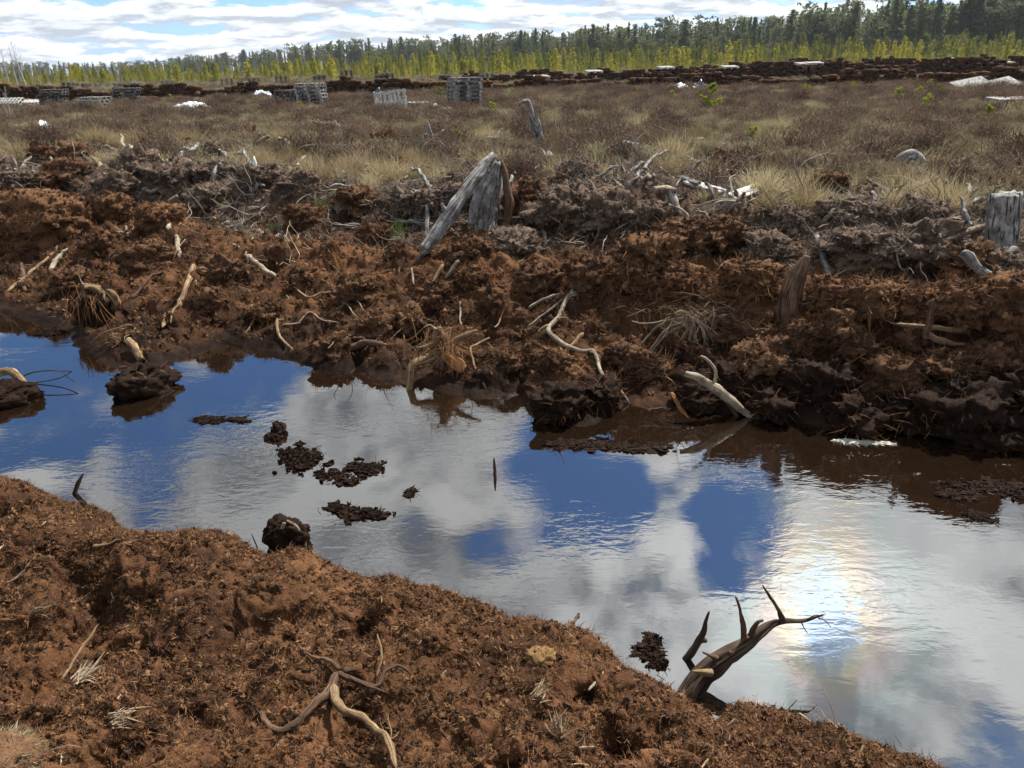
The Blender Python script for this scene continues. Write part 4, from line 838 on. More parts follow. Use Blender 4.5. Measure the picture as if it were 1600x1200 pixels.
for k, (px, w, h, m, lab) in enumerate([
    ((700, 318), 110, 50, M_CLODG, 'grey shaggy clod left of the splintered stump'), ((640, 330), 70, 44, M_CLODG, 'grey clod left of the long leaning log'),
    ((820, 320), 90, 60, M_CLODB, 'brown rounded clod right of the splintered stump'), ((880, 350), 110, 70, M_CLODG, 'big grey shaggy clod behind the white curved root'),
    ((955, 350), 100, 66, M_CLODG, 'dark grey clod at the middle of the second bank'), ((1010, 355), 90, 58, M_CLODG, 'grey clod right of the middle of the second bank'),
    ((800, 395), 110, 50, M_CLODG, 'dark root-hung clod low in the trough at centre'), ((735, 398), 70, 36, M_CLODB, 'brown clod at the foot of the long leaning log'),
    ((1060, 370), 80, 40, M_CLODB, 'brown clod under the small pale root stump'), ((1130, 380), 90, 44, M_CLODB, 'brown clod below the pale grey plank'),
    ((1200, 400), 80, 46, M_CLODG, 'grey clod left of the flaky bark strip'), ((1240, 360), 70, 36, M_CLODG, 'grey clod above the red-brown stump'),
    ((1330, 345), 90, 40, M_CLODG, 'flat grey clod between sedge tufts on the right'), ((1345, 400), 120, 50, M_CLODG, 'wide grey clod behind the ragged stub'),
    ((1440, 352), 60, 44, M_CLODG, 'pointed grey clod in front of the right sedge'), ((1432, 410), 110, 74, M_CLODG, 'tallest grey clod on the right spoil'),
    ((1510, 430), 90, 56, M_CLODB, 'brown clod below the silver-grey stump'), ((1560, 440), 70, 50, M_CLODG, 'grey clod behind the silvery hanging root'),
    ((190, 300), 70, 40, M_CLODG, 'dark clod behind the peaked orange clod'), ((270, 285), 90, 40, M_CLODG, 'grey clod under the left sedge'), ((335, 275), 80, 36, M_CLODG, 'grey clod below the dark bent root'),
    ((410, 290), 80, 44, M_CLODG, 'grey clod beside the blue-white scrap'), ((470, 300), 70, 34, M_CLODG, 'grey clod under the white plank end'), ((110, 280), 80, 40, M_CLODB, 'brown clod right of the white jagged wood'),
    ((30, 300), 80, 40, M_CLODG, 'grey clod at the left edge of the spoil'), ((560, 320), 80, 40, M_CLODB, 'brown clod between the tussocks and the leaning log'), ((330, 320), 70, 36, M_CLODG, 'dark clod in the left trough'),
    ((480, 345), 70, 34, M_CLODB, 'brown clod in the trough below the green tuft'), ((590, 372), 60, 30, M_CLODB, 'brown clod in the trough left of the leaning log')]):
    clod('spoil_clod', lab, (px[0], px[1] + 4), w * .9, h * .68, m, 300 + k * 5, .85, .15, 'peat clods on the second bank', rough=.7, fib=520, cat='clod')
FACE = [(1190, 560, 90), (1250, 530, 80), (1280, 590, 110), (1330, 540, 80), (1340, 640, 90), (1390, 580, 110), (1430, 630, 100), (1470, 570, 90), (1500, 620, 120), (1545, 560, 100), (1580, 620, 110), (1590, 540, 80), (1150, 590, 70), (1210, 620, 80), (1300, 510, 70), (1420, 530, 70), (1540, 655, 90), (1020, 570, 70), (980, 560, 60), (940, 600, 90), (880, 620, 90), (860, 560, 60), (790, 560, 60), (770, 470, 60), (640, 500, 60), (560, 450, 60), (590, 510, 60), (470, 440, 50), (350, 420, 60), (330, 470, 60), (230, 400, 60), (110, 440, 60), (160, 380, 60), (420, 480, 55), (520, 540, 55), (680, 460, 55), (840, 430, 60), (1160, 510, 70), (1090, 620, 70)]
for k, (x_, y_, w_) in enumerate(FACE): clod('slope_clod', '%s %s peat clod on the far slope, %s' % ('broad' if w_ > 85 else 'small' if w_ < 61 else 'middling', 'wet dark' if y_ > 585 else 'brown', near(x_, y_)), (x_, y_ + w_ * .18), w_ * (.7 + .5 * RND[k * 3]), w_ * (.34 + .2 * RND[k * 5]), M_CLODW if y_ > 585 else M_CLODB, 600 + k * 3, .75, .2, 'peat clods in the far bank slope', rough=.6, fib=220, sink=.02)
SP = np.random.default_rng(77)
for k in range(46):
    x_ = SP.uniform(10, 1590); y_ = np.interp(x_, [0, 800, 1600], [235, 255, 290]) + SP.normal() * 24; w_ = SP.uniform(22, 55)
    clod('heath_clod', '%s %s peat lump in the heath edge, %s' % ('broad' if w_ > 38 else 'small', 'grey' if k % 2 else 'brown', near(x_, y_)), (x_, y_), w_, w_ * SP.uniform(.3, .5), M_CLODG if k % 2 else M_CLODB, 900 + k * 3, .85, .1, 'peat lumps in the heath edge', rough=.7, fib=90, sub=4, cat='clod')
clod('dry_tussock', 'dead pale grey tussock by the twisted dead stem', (818, 252), 42, 26, M_CLODG, 411, .9, fib=300, cat='tussock')
clod('dry_tussock', 'wide pale grey moss hummock on top of the second bank', (905, 285), 80, 34, M_CLODG, 417, .8, fib=500, cat='tussock')

# ---------------------------------------------------------------- pallets
def pallet_parts():
    P = []
    for k in range(7): P.append(('deck_board', box((k - 3) * .18, 0, .133, .105, .8, .02)))
    for j in (-1, 0, 1):
        P.append(('stringer', box(0, j * .34, .112, 1.2, .1, .02)))
        for k in (-1, 0, 1): P.append(('block', box(k * .53, j * .34, .061, .12, .1, .078)))
    for k in (-1, 0, 1): P.append(('bottom_board', box(k * .53, 0, .011, .1, .8, .02)))
    return P
PAL = {}
def pallet(label, loc, rot, m, group=None, parts=True):
    key = (m.name, parts)
    if key not in PAL:
        if parts: PAL[key] = [(nm, make_mesh(nm, v, f, m, uv, False)) for nm, (v, f, uv) in pallet_parts()]
        else:
            mb = MB(); [mb.add(*b) for nm, b in pallet_parts()]; PAL[key] = make_mesh('pallet', mb.v, mb.f, m, mb.uv, False)
    if not parts:
        o = bpy.data.objects.new('pallet', PAL[key]); link(o); tag(o, label, 'pallet', group); o.location = loc; o.rotation_euler = rot; return o
    e = empty('pallet', loc, label, 'pallet', group); e.rotation_euler = rot
    for nm, me in PAL[key]: o = bpy.data.objects.new(nm, me); link(o, e)
    return e
ORD = ['bottom', 'second', 'third', 'fourth', 'fifth', 'sixth', 'seventh', 'eighth']
def stack(where, px, n, rz, m, jit=.03, tilt=0.0):
    b0 = G(*px); b0[2] = low_h(np.array([b0[0]]), np.array([b0[1]]))[0] + .02; r = np.random.default_rng(int(px[0]))
    for k in range(n):
        nm = 'topmost' if k == n - 1 else ORD[k]
        pallet('%s pallet%s of the %s' % (nm, ' from the bottom' if 0 < k < n - 1 else '', where), b0 + (r.normal() * jit, r.normal() * jit, k * .145), (tilt, 0, rz + r.normal() * .03), m, 'pallets of the ' + where)
stack('tall slatted stack at field centre', (727, 171), 8, rad(25), M_PALLET)
stack('grey stack left of the leaning pallet', (488, 169), 7, rad(-8), M_PALLET, .05)
stack('sagging stack behind the grey stack', (456, 168), 5, rad(-40), M_PALLETD, .08)
stack('rightmost stack of the left trio', (202, 166), 6, rad(5), M_PALLETD, .06)
stack('low middle stack of the left trio', (152, 172), 4, rad(-12), M_PALLET, .06)
stack('leftmost stack of the left trio', (86, 168), 6, rad(8), M_PALLETD, .07)
b0 = G(613, 180); pallet('pale leaning pallet showing its deck boards upright', b0 + (0, 0, .43), (rad(74), rad(-6), rad(-6)), M_PALE).rotation_mode = 'XYZ'
o = bpy.data.objects[-1] if False else None
b1 = G(646, 170); pallet('flat grey pallet lying behind the pale leaning pallet', b1 + (0, .3, .1), (.06, .05, rad(10)), M_PALLET)
def panel(label, px, w, d, rot):
    b1 = G(*px); v, f, uv = box(0, 0, 0, w, d, .05); o = mobj('panel', v, f, M_PALLET, uv=uv, smooth=False, label=label, cat='panel'); o.location = b1 + (0, 0, .3); o.rotation_euler = rot
panel('large pale grey panel tipped before the right peat wall', (1518, 143), 1.75, 1.1, (rad(24), rad(-8), rad(14)))
panel('smaller pale grey panel behind the large one at the right', (1566, 141), 1.3, 1.0, (rad(20), rad(-10), rad(10)))
b1 = G(1575, 166); pallet('pale pallet lying on heather at the right edge', b1 + (0, 0, .12), (.06, 0, rad(4)), M_PALE)
b1 = G(18, 172); pallet('grey pallet lying flat at the left edge of the field', b1 + (0, 0, .3), (.35, 0, rad(5)), M_PALLET)
b1 = G(52, 168); pallet('pale pallet lying flat right of the left edge pallet', b1 + (0, 0, .2), (.15, 0, rad(-5)), M_PALE)
fars = [(60, 139, 5, 0), (108, 136, 6, 0), (130, 137, 4, 0), (150, 137, 4, 0), (188, 137, 4, 0), (212, 136, 4, 0), (262, 134, 5, 0), (355, 132, 5, 0), (398, 131, 5, 0), (440, 131, 6, 0), (500, 130, 6, 0), (543, 131, 9, 0), (597, 129, 6, 0), (607, 129, 7, 0), (695, 125, 5, 0), (762, 121, 5, 1)]
OR2 = 'first second third fourth fifth sixth seventh eighth ninth tenth eleventh twelfth thirteenth fourteenth fifteenth sixteenth'.split()
for k, (x, y, n, w) in enumerate(fars):
    d = ray(x, y); dist = 90.0; px_ = np.array([d.x / d.y * dist, dist]); zb = low_h(px_[:1], px_[1:])[0]; rz = RND[k * 13] * .6
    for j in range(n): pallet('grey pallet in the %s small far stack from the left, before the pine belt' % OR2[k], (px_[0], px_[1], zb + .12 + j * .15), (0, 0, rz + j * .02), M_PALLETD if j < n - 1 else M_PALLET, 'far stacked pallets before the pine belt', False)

# ---------------------------------------------------------------- plastic sheets and scraps
def sheet(name, label, px, w, h, m, seed, cat='plastic sheet', peak=None, dep=None):
    b0 = G(*px); k = pxm(b0); a = w * k / 2; H_ = h * k; nx, ny = 30, 16; V = []; dd = dep or a * .45
    for j in range(ny):
        for i in range(nx):
            u, t = i / (nx - 1) * 2 - 1, j / (ny - 1) * 2 - 1
            e_ = max(0, 1 - (abs(u) ** 2.2 + abs(t) ** 2.2)); z = H_ * (e_ ** .6) * (.55 + .45 * float(n2d(u * 1.8 + seed, t * 1.3, 7)) + .35 * abs(float(n2d(u * 5 + seed, t * 4, 8))))
            if peak: z += H_ * peak[1] * math.exp(-((u - peak[0]) / .18) ** 2 - (t / .5) ** 2)
            V.append((u * a * (1 + .12 * float(n2d(t * 3, seed, 9))), t * dd, max(0, z) - .02))
    o = mobj(name, V, [(j * nx + i, j * nx + i + 1, (j + 1) * nx + i + 1, (j + 1) * nx + i) for j in range(ny - 1) for i in range(nx - 1)], m, label=label, cat=cat); o.location = b0 + (0, 0, .1)
    s_ = o.modifiers.new('thick', 'SOLIDIFY'); s_.thickness = .01; return o
sheet('plastic_sheet', 'crumpled white plastic on the left heather', (300, 174), 54, 13, M_SHEET, 1)
sheet('plastic_sheet', 'white plastic heap before the peat wall left of the grey stack', (410, 154), 30, 12, M_SHEET, 2)
sheet('plastic_sheet', 'pale silvery plastic sheet before the right peat wall', (1058, 143), 56, 11, M_SHEET, 3)
sheet('tarp', 'dark tarp bundle with a peak next to the silvery sheet', (1092, 143), 34, 10, M_TARP, 4, 'tarp', (.1, .9))
sheet('plastic_sheet', 'white plastic scrap between the two right peat walls', (1196, 112), 34, 9, M_SHEET, 5)
sheet('tarp', 'black tarp curl behind the pale leaning pallet', (592, 158), 26, 14, M_TARP, 6, 'tarp', (0, .5))
sheet('plastic_scrap', 'blue-white plastic scrap standing in the left spoil', (402, 284), 20, 20, M_SHEET, 7, 'plastic scrap', (0, .6), .06)
sheet('plastic_scrap', 'pale scrap on the left heather above the driftwood', (70, 206), 16, 12, M_SHEET, 8, 'plastic scrap', None, .2)
for k, (x, y, lab) in enumerate([(845, 119, 'white pallet left of the far right peat walls'), (928, 111, 'small white pallet on the far peat wall, left'), (1040, 105, 'small white pallet on the far peat wall, middle'), (1140, 104, 'small white pallet on the far peat wall, right'), (1256, 99, 'left one of two white pallets on the right peat wall'), (1272, 98, 'right one of two white pallets on the right peat wall'), (1486, 92, 'white pallet table-like against the right young pines'), (1570, 97, 'long white pallet at the right edge by the peat wall')]):
    d = ray(x, y); dist = 62.0; p = np.array([0, 0, CAM_H]) + np.array(d) * (dist / d.y)
    pallet(lab, (p[0], p[1], max(p[2] - .1, .6)), (rad(7), 0, RND[k * 7] * .4), M_PALE)

# ---------------------------------------------------------------- peat walls: stacked cut blocks
def block_mesh(name, m, seed):
    v, f = lump((.21, .16, .115), seed, 2, .16, .95, 1.4, .03); return make_mesh(name, v, f, m)
def block_mesh_low(name, m, seed): v, f = lump((.21, .16, .115), seed, 2, .16, .95, 1.4, .03); return make_mesh(name, v, f, m)
BLKL = [block_mesh_low('peat_block_low', M_BLOCK, 500 + k) for k in range(9)]
BLK = [block_mesh('peat_block', M_BLOCK, 500 + k) for k in range(5)] + [block_mesh('peat_block', M_BLOCKO, 520 + k) for k in range(4)]
def peat_wall(label, line, courses, seed, nparts):
    r = np.random.default_rng(seed); ln = np.array(line, float); seg = np.hypot(*np.diff(ln, axis=0).T); cum = np.concatenate([[0], np.cumsum(seg)])
    x0, y0 = ln[0]; e = empty('peat_wall', (x0, y0, .35), label, 'peat wall'); items = []
    for s in np.arange(0, cum[-1], .36):
        hh = courses * (.72 + .38 * fbm(np.array([s * .25]), np.array([seed * 3.0]), 90, 2)[0])
        for c in range(int(hh) + 1):
            for row in (0, 1):
                if row and c > hh - 1.3: continue
                if c > 0 and r.random() < .12: continue
                q = s + (c % 2) * .2 + r.normal() * .06; px_, py_ = np.interp(q, cum, ln[:, 0]), np.interp(q, cum, ln[:, 1])
                top = c >= int(hh) or r.random() < .16
                items.append((px_, py_ + row * .42 + c * .05 + r.normal() * .07, .42 + c * .21 + r.normal() * .025, r.normal() * .3, r.uniform(.8, 1.25), int(r.integers(5, 9)) if top and r.random() < .4 else int(r.integers(0, 5)), row))
        if r.random() < .16:
            px_, py_ = np.interp(s, cum, ln[:, 0]), np.interp(s, cum, ln[:, 1]); items.append((px_, py_ - .5 - r.random() * .5, .52, r.normal() * .3, 1.35, int(r.integers(5, 9)), 0))
    items.sort(key=lambda q: (q[6], math.hypot(q[0], q[1])))
    mb = {}
    for k, (x, y, z, rz, s, b, row) in enumerate(items):
        if k < nparts:
            o = bpy.data.objects.new('peat_block', BLK[b]); link(o, e); o.location = (x - x0, y - y0, z - .35); o.rotation_euler = (0, 0, rz); o.scale = (s, s, s)
        else:
            t = mb.setdefault(b >= 5, MB()); me = BLKL[b]; co = np.empty(len(me.vertices) * 3); me.vertices.foreach_get('co', co); co = co.reshape(-1, 3) * s
            c_, s_ = math.cos(rz), math.sin(rz); co = np.stack([co[:, 0] * c_ - co[:, 1] * s_ + x - x0, co[:, 0] * s_ + co[:, 1] * c_ + y - y0, co[:, 2] + z - .35], 1)
            t.add(co, [tuple(p.vertices) for p in me.polygons])
    for k, t in mb.items(): t.obj('far_peat_blocks', M_BLOCKO if k else M_BLOCK, e, kind='stuff')
peat_wall('long dark wall of stacked peat blocks across the whole field', [(-60, 62), (-28, 52), (-15, 49.5), (-3, 47.8), (8, 47), (17, 44.5), (23, 41.5), (36, 36)], 5.2, 1, 300)
peat_wall('second dark peat block wall behind on the right half', [(-6, 76), (12, 70), (26, 63), (50, 52)], 7, 2, 200)
peat_wall('low third peat block wall at the far right before the pines', [(20, 86), (45, 74), (70, 62)], 7.5, 3, 120)

# ---------------------------------------------------------------- trees
def needle_tufts(mb, pos, n, size, r):
    V = []; f = []
    for p in pos:
        for _ in range(n):
            d = r.normal(size=3) + (0, 0, .25); d /= np.linalg.norm(d); s = np.cross(d, r.normal(size=3)); s /= np.linalg.norm(s) + 1e-9
            k = len(V); a = size * r.uniform(.6, 1.3); V += [p + s * a * .28, p - s * a * .28, p + d * a]; f.append((k, k + 1, k + 2))
    mb.add(V, f)
def tree_mesh(kind, seed):
    r = np.random.default_rng(seed); cr = MB(); tr = MB()
    if kind == 'young':
        v, f, uv = tube([(0, 0, -.02), (r.normal() * .02, 0, .5), (r.normal() * .03, 0, 1)], [.018, .012, .003], 6, 8, .05, seed); tr.add(v, f, uv); pos = []
        for z in np.arange(.08, .97, .085):
            R_ = (.27 * (1 - z) ** .9 + .015) * r.uniform(.6, 1.3)
            for q in range(5):
                a = r.uniform(0, 6.28); l = R_ * r.uniform(.6, 1.15)
                for t in np.linspace(.2, 1, 4): pos.append(np.array([math.cos(a) * l * t, math.sin(a) * l * t, z + .35 * l * t * t + r.normal() * .01]))
        needle_tufts(cr, pos, 5, .05, r)
    elif kind == 'spruce':
        v, f, uv = tube([(0, 0, -.02), (0, 0, .5), (0, 0, 1)], [.012, .009, .002], 6, 8, .05, seed); tr.add(v, f, uv); pos = []
        for z in np.arange(.16, .99, .032):
            R_ = (.19 * (1 - z) ** .85 + .006) * r.uniform(.45, 1.35)
            for q in range(5):
                a = r.uniform(0, 6.28); l = R_ * r.uniform(.6, 1.15)
                for t in np.linspace(.15, 1, 4): pos.append(np.array([math.cos(a) * l * t, math.sin(a) * l * t, z - .3 * l * t]))
        needle_tufts(cr, pos, 4, .03, r)
    else:
        bend = r.normal() * .02
        v, f, uv = tube([(0, 0, -.02), (bend, 0, .5), (bend * 1.5, r.normal() * .02, .97)], [.012, .009, .003], 6, 9, .05, seed); tr.add(v, f, uv); pos = []
        z0 = r.uniform(.42, .6)
        for q in range(30):
            z = r.uniform(z0, .97); a = r.uniform(0, 6.28); l = (.15 * math.sin(min(1, (1 - z) / (1 - z0) * 1.1 + .15) * 2.6) + .03) * r.uniform(.6, 1.25)
            e = np.array([math.cos(a) * l + bend, math.sin(a) * l, z + l * .35])
            v, f, uv = tube([(bend, 0, z), e], [.003, .001], 4, 4, 0, 1); tr.add(v, f, uv)
            for t in range(5): pos.append(e * .55 + np.array([bend, 0, z]) * .45 + (e - (bend, 0, z)) * r.uniform(-.1, .55) + r.normal(size=3) * (.022, .022, .014))
        for q in range(14):                                                    # dead lower twigs
            z = r.uniform(.15, z0); a = r.uniform(0, 6.28); l = r.uniform(.03, .09); v, f, uv = tube([(bend * z, 0, z), (math.cos(a) * l, math.sin(a) * l, z + .01)], [.002, .0007], 4, 4, 0, 1); tr.add(v, f, uv)
        needle_tufts(cr, pos, 8, .036, r)
    return tr, cr
TM = {}
for kind, n, mm in (('young', 5, M_PINE_Y), ('spruce', 4, M_PINE_D), ('pine', 6, M_PINE_D)):
    TM[kind] = []
    for k in range(n):
        tr, cr = tree_mesh(kind, 700 + k * 7 + len(kind)); TM[kind].append((make_mesh('trunk', tr.v, tr.f, M_BARK), make_mesh('crown', cr.v, cr.f, mm, None, False), tr, cr))
def bearing(px): d = ray(px, 110); return d.x / d.y
def tree(kind, x, y, h, name, label, group):
    k = random.randrange(len(TM[kind])); e = empty(name, (x, y, low_h(np.array([x]), np.array([y]))[0] - .1), label, 'tree', group)
    w = h * random.uniform(.8, 1.55) * (1.35 if kind == 'spruce' else 1.0); e.scale = (w, w, h); e.rotation_euler = (0, 0, random.uniform(0, 6.28))
    for nm, me in (('trunk', TM[kind][k][0]), ('crown', TM[kind][k][1])): link(bpy.data.objects.new(nm, me), e)
def topline(px): return np.interp(px, [-100, 0, 200, 300, 500, 800, 1000, 1200, 1400, 1700], [17, 18, 14, 20, 33, 41, 50, 58, 77, 82])
def edge_dist(px): return np.interp(px, [-200, 0, 200, 300, 500, 800, 1000, 1200, 1400, 1700], [700, 700, 760, 620, 420, 335, 285, 250, 205, 190])
pts_i = []
# the belt of young pines (nearest ones single)
cand = []
for _ in range(1500):
    px = random.uniform(-150, 1750); d = np.interp(px, [-150, 300, 800, 1200, 1750], [112, 108, 108, 112, 118]) + abs(random.gauss(0, 1)) * 34
    cand.append((d, px))
cand.sort(); young_rest = []
for k, (d, px) in enumerate(cand):
    x = bearing(px) * d; h = (.8 + 3.0 * random.random() ** 2.0) * (1.0 if d < 125 else 1.25) * np.interp(px, [300, 700], [.7, 1.0])
    if k < 300 and 0 < px < 1600: tree('young', x, d, h, 'young_pine', 'young yellow-green pine in the front of the belt before the tall forest', 'young pines in the belt')
    else: young_rest.append((x, d, h))
cand = []
for _ in range(3000):
    px = random.uniform(-250, 1850); d0 = edge_dist(px); d = d0 + abs(random.gauss(0, 1)) * 55 - 6; cand.append((d / d0, d, px))
cand.sort(); tall_rest = []
for k, (q, d, px) in enumerate(cand):
    x = bearing(px) * d; h = topline(px) / F_PX * edge_dist(px) * (.5 + .6 * random.random() ** 1.3) + 1.9; kind = 'spruce' if random.random() < .55 else 'pine'
    if k < 340 and 0 < px < 1600: tree(kind, x, d, h, 'forest_' + kind, ('dark pointed spruce' if kind == 'spruce' else 'tall thin-trunked pine') + ' in the front row of the forest', 'front row of the forest')
    else: tall_rest.append((x, d, h, kind))
def tree_stuff(name, rest, kinds, label, mm=None):
    protos = []; off = {}; mats = [M_BARK, mm or M_PINE_Y, mm or M_PINE_D]
    for kd in kinds:
        off[kd] = []
        for a, b_, tr, cr in TM[kd]:
            o0 = len(tr.v); v = list(tr.v) + list(cr.v); f = list(tr.f) + [tuple(i + o0 for i in q) for q in cr.f]
            protos.append((v, f, [0] * len(tr.f) + [1 if kd == 'young' else 2] * len(cr.f))); off[kd].append(len(protos) - 1)
    r = np.array([(q[0], q[1]) for q in rest]); z = low_h(r[:, 0], r[:, 1]) - .1
    P = [(v, f, 0) for v, f, m_ in protos]
    pid = [random.choice(off[q[3] if len(q) > 3 else kinds[0]]) for q in rest]
    o = scatter(name, P, mats, np.column_stack([r, z]), [(0, 0, random.uniform(0, 6.28)) for q in rest], [q[2] for q in rest], pid, label, 'trees')
    o.data.polygons.foreach_set('material_index', np.array([i for v, f, m_ in protos for i in m_], np.int32)); o.data.update(); return o
tree_stuff('pine_thicket', young_rest, ['young'], 'dense thicket of young pines behind the front of the belt')
mid_rest = []
for _ in range(900):
    px = random.uniform(-250, 1850); d = np.interp(px, [-200, 300, 800, 1200, 1800], [170, 160, 150, 140, 135]) + random.random() ** 1.4 * np.interp(px, [0, 500, 1000, 1600], [320, 220, 130, 55])
    mid_rest.append((bearing(px) * d, d, 2.4 + 3.4 * random.random() ** 1.5 * np.interp(px, [0, 300, 900], [.15, .4, 1.0]), random.choice(['young', 'young', 'pine', 'spruce'])))
tree_stuff('pine_growth', mid_rest, ['young', 'spruce', 'pine'], 'mixed half-grown pines between the belt and the forest', M_PINE_M)
tree_stuff('forest', tall_rest, ['spruce', 'pine'], 'dark conifer forest mass behind the bog')
# bare birches at the left edge of the forest belt
def bare_tree(label, base, h, m, seed, spread=.35, name='birch_tree', cat='tree', nb=16, r0=.012, lean=0.0, nsub=3):
    r = np.random.default_rng(seed); e = empty(name, base, label, cat); tp = np.array([lean * h, 0, h])
    v, f, uv = tube([(0, 0, -.05), tp * .5 + (r.normal() * .03 * h, 0, 0), tp], [r0 * h, r0 * .7 * h, r0 * .2 * h], 6, 10, .08, seed); mobj('trunk', v, f, m, e, uv)
    for k in range(nb):
        t = r.uniform(.25, .98); p = tp * t; a = r.uniform(0, 6.28); l = h * spread * (1.1 - t) * r.uniform(.6, 1.2) + h * .04; q = p + np.array([math.cos(a) * l * .6, math.sin(a) * l * .6, l * .8])
        mb = MB(); mb.add(*tube([p, (p + q) / 2 + r.normal(size=3) * l * .06, q], [r0 * .3 * h, r0 * .12 * h], 4, 6, .05, seed + k))
        for j in range(nsub):
            s_ = p + (q - p) * r.uniform(.3, .9); q2 = s_ + (q - p) * r.uniform(.25, .5) + r.normal(size=3) * l * .25; mb.add(*tube([s_, q2], [r0 * .12 * h, r0 * .05 * h], 3, 4, 0, 1))
        mb.obj('branch', m, e)
    return e
for k, (px, h, lab) in enumerate([(8, 6.2, 'leftmost bare birch at the forest edge'), (22, 5.6, 'bare birch second from the left edge'), (36, 5.9, 'leaning pale birch third from the left edge'), (-6, 6.5, 'bare birch cut by the left picture edge')]):
    d = 112.0; x = bearing(px) * d; bare_tree(lab, (x, d, .3), h, M_BIRCH, 800 + k, .3, lean=[0, .03, -.12, .05][k])
# small bare shrubs and dead saplings on the field
for k, (px, h, lab, m) in enumerate([((18, 200), 1.3, 'bare pale sapling at the left edge of the field', M_BIRCH), ((362, 170), .9, 'small dark bare sapling left of the grey pallet stack', M_BROWN), ((985, 300), .62, 'bare many-stemmed shrub right of the pale moss hummock', M_GREY), ((1000, 296), .55, 'lower bare shrub beside the many-stemmed one', M_GREY), ((905, 200), .9, 'thin bare sapling behind the grey field stump', M_GREY), ((985, 215), .8, 'thin leafless stem above the grey field stump', M_GREY),
                                     ((1338, 262), .9, 'bare whitish sapling above the pale root line', M_GREY), ((1545, 330), .5, 'bare twiggy shrub left of the silver-grey stump', M_BROWN), ((1470, 300), .55, 'bare twiggy shrub right of the grey hooded stump', M_BROWN), ((672, 205), .9, 'thin grey dead sapling above the crossed limbs', M_GREY), ((870, 140), 1.3, 'dark dead stake before the peat wall', M_BROWN)]):
    bare_tree(lab, G(*px), h, m, 830 + k, .55, 'bare_shrub' if k in (2, 3, 7, 8) else 'bare_sapling', 'shrub' if k in (2, 3, 7, 8) else 'sapling', 22 if k in (2, 3, 7, 8) else 9, .008, RND[k] * .2 - .1, 2)
# yellow-green pine saplings
def sapling(label, px, hpx, seed):
    b0 = G(*px); h = hpx * pxm(b0); r = np.random.default_rng(seed); e = empty('pine_sapling', b0, label, 'sapling')
    v, f, uv = tube([(0, 0, -.05), (r.normal() * .05 * h, 0, h)], [.012 + .01 * h, .004], 6, 6, .1, seed); mobj('trunk', v, f, M_BROWN, e, uv); pos = []
    for q in range(int(7 + h * 6)):
        z = h * r.uniform(.25, 1); a = r.uniform(0, 6.28); l = h * .45 * (1.15 - z / h) * r.uniform(.5, 1.2) + .04
        for t in np.linspace(.3, 1, 5): pos.append(np.array([math.cos(a) * l * t, math.sin(a) * l * t, z + l * t * .4]))
    mb = MB(); needle_tufts(mb, pos, 10, max(.06, .10 * h), r); mb.obj('crown', M_SAPL, e, smooth=False)
for k, (px, h, lab) in enumerate([((1108, 182), 42, 'yellow-green pine sapling on a thin stem right of centre field'), ((1402, 162), 20, 'bushy yellow-green sapling at right field'), ((1450, 142), 14, 'small green sapling at the foot of the right peat wall'), ((1446, 180), 24, 'loose yellow sapling below the small green one'), ((1437, 152), 14, 'faint yellow sapling left of the loose one'), ((1464, 150), 13, 'faint yellow sapling right of the loose one'), ((1540, 200), 26, 'wide yellow-green sapling at the right edge of the field'),
                                  ((1258, 152), 16, 'yellow-green sapling near the orange peat blocks'), ((1332, 148), 14, 'small sapling between the orange blocks and bushy sapling'), ((1175, 222), 18, 'low green sapling among sedge right of the boards'), ((402, 172), 16, 'yellow-green sapling left of the sagging pallet stack'), ((468, 174), 14, 'low sapling before the sagging pallet stack'), ((268, 166), 15, 'yellow-green sapling right of the left pallet trio'), ((228, 202), 14, 'low sapling on the heather below the left plastic'), ((715, 230), 22, 'green sapling right of the crossed driftwood limbs'), ((770, 184), 20, 'yellowish sapling right of the slatted pallet stack'), ((690, 166), 24, 'green sapling left of the slatted pallet stack'), ((1050, 160), 15, 'faint yellow sapling below the silvery sheet'), ((1155, 205), 12, 'small green tuft sapling on mid field'), ((800, 155), 14, 'yellow sapling before the peat wall at centre'), ((995, 152), 12, 'tiny yellow sapling left of the silvery sheet')]):
    sapling(lab, px, h, 860 + k)

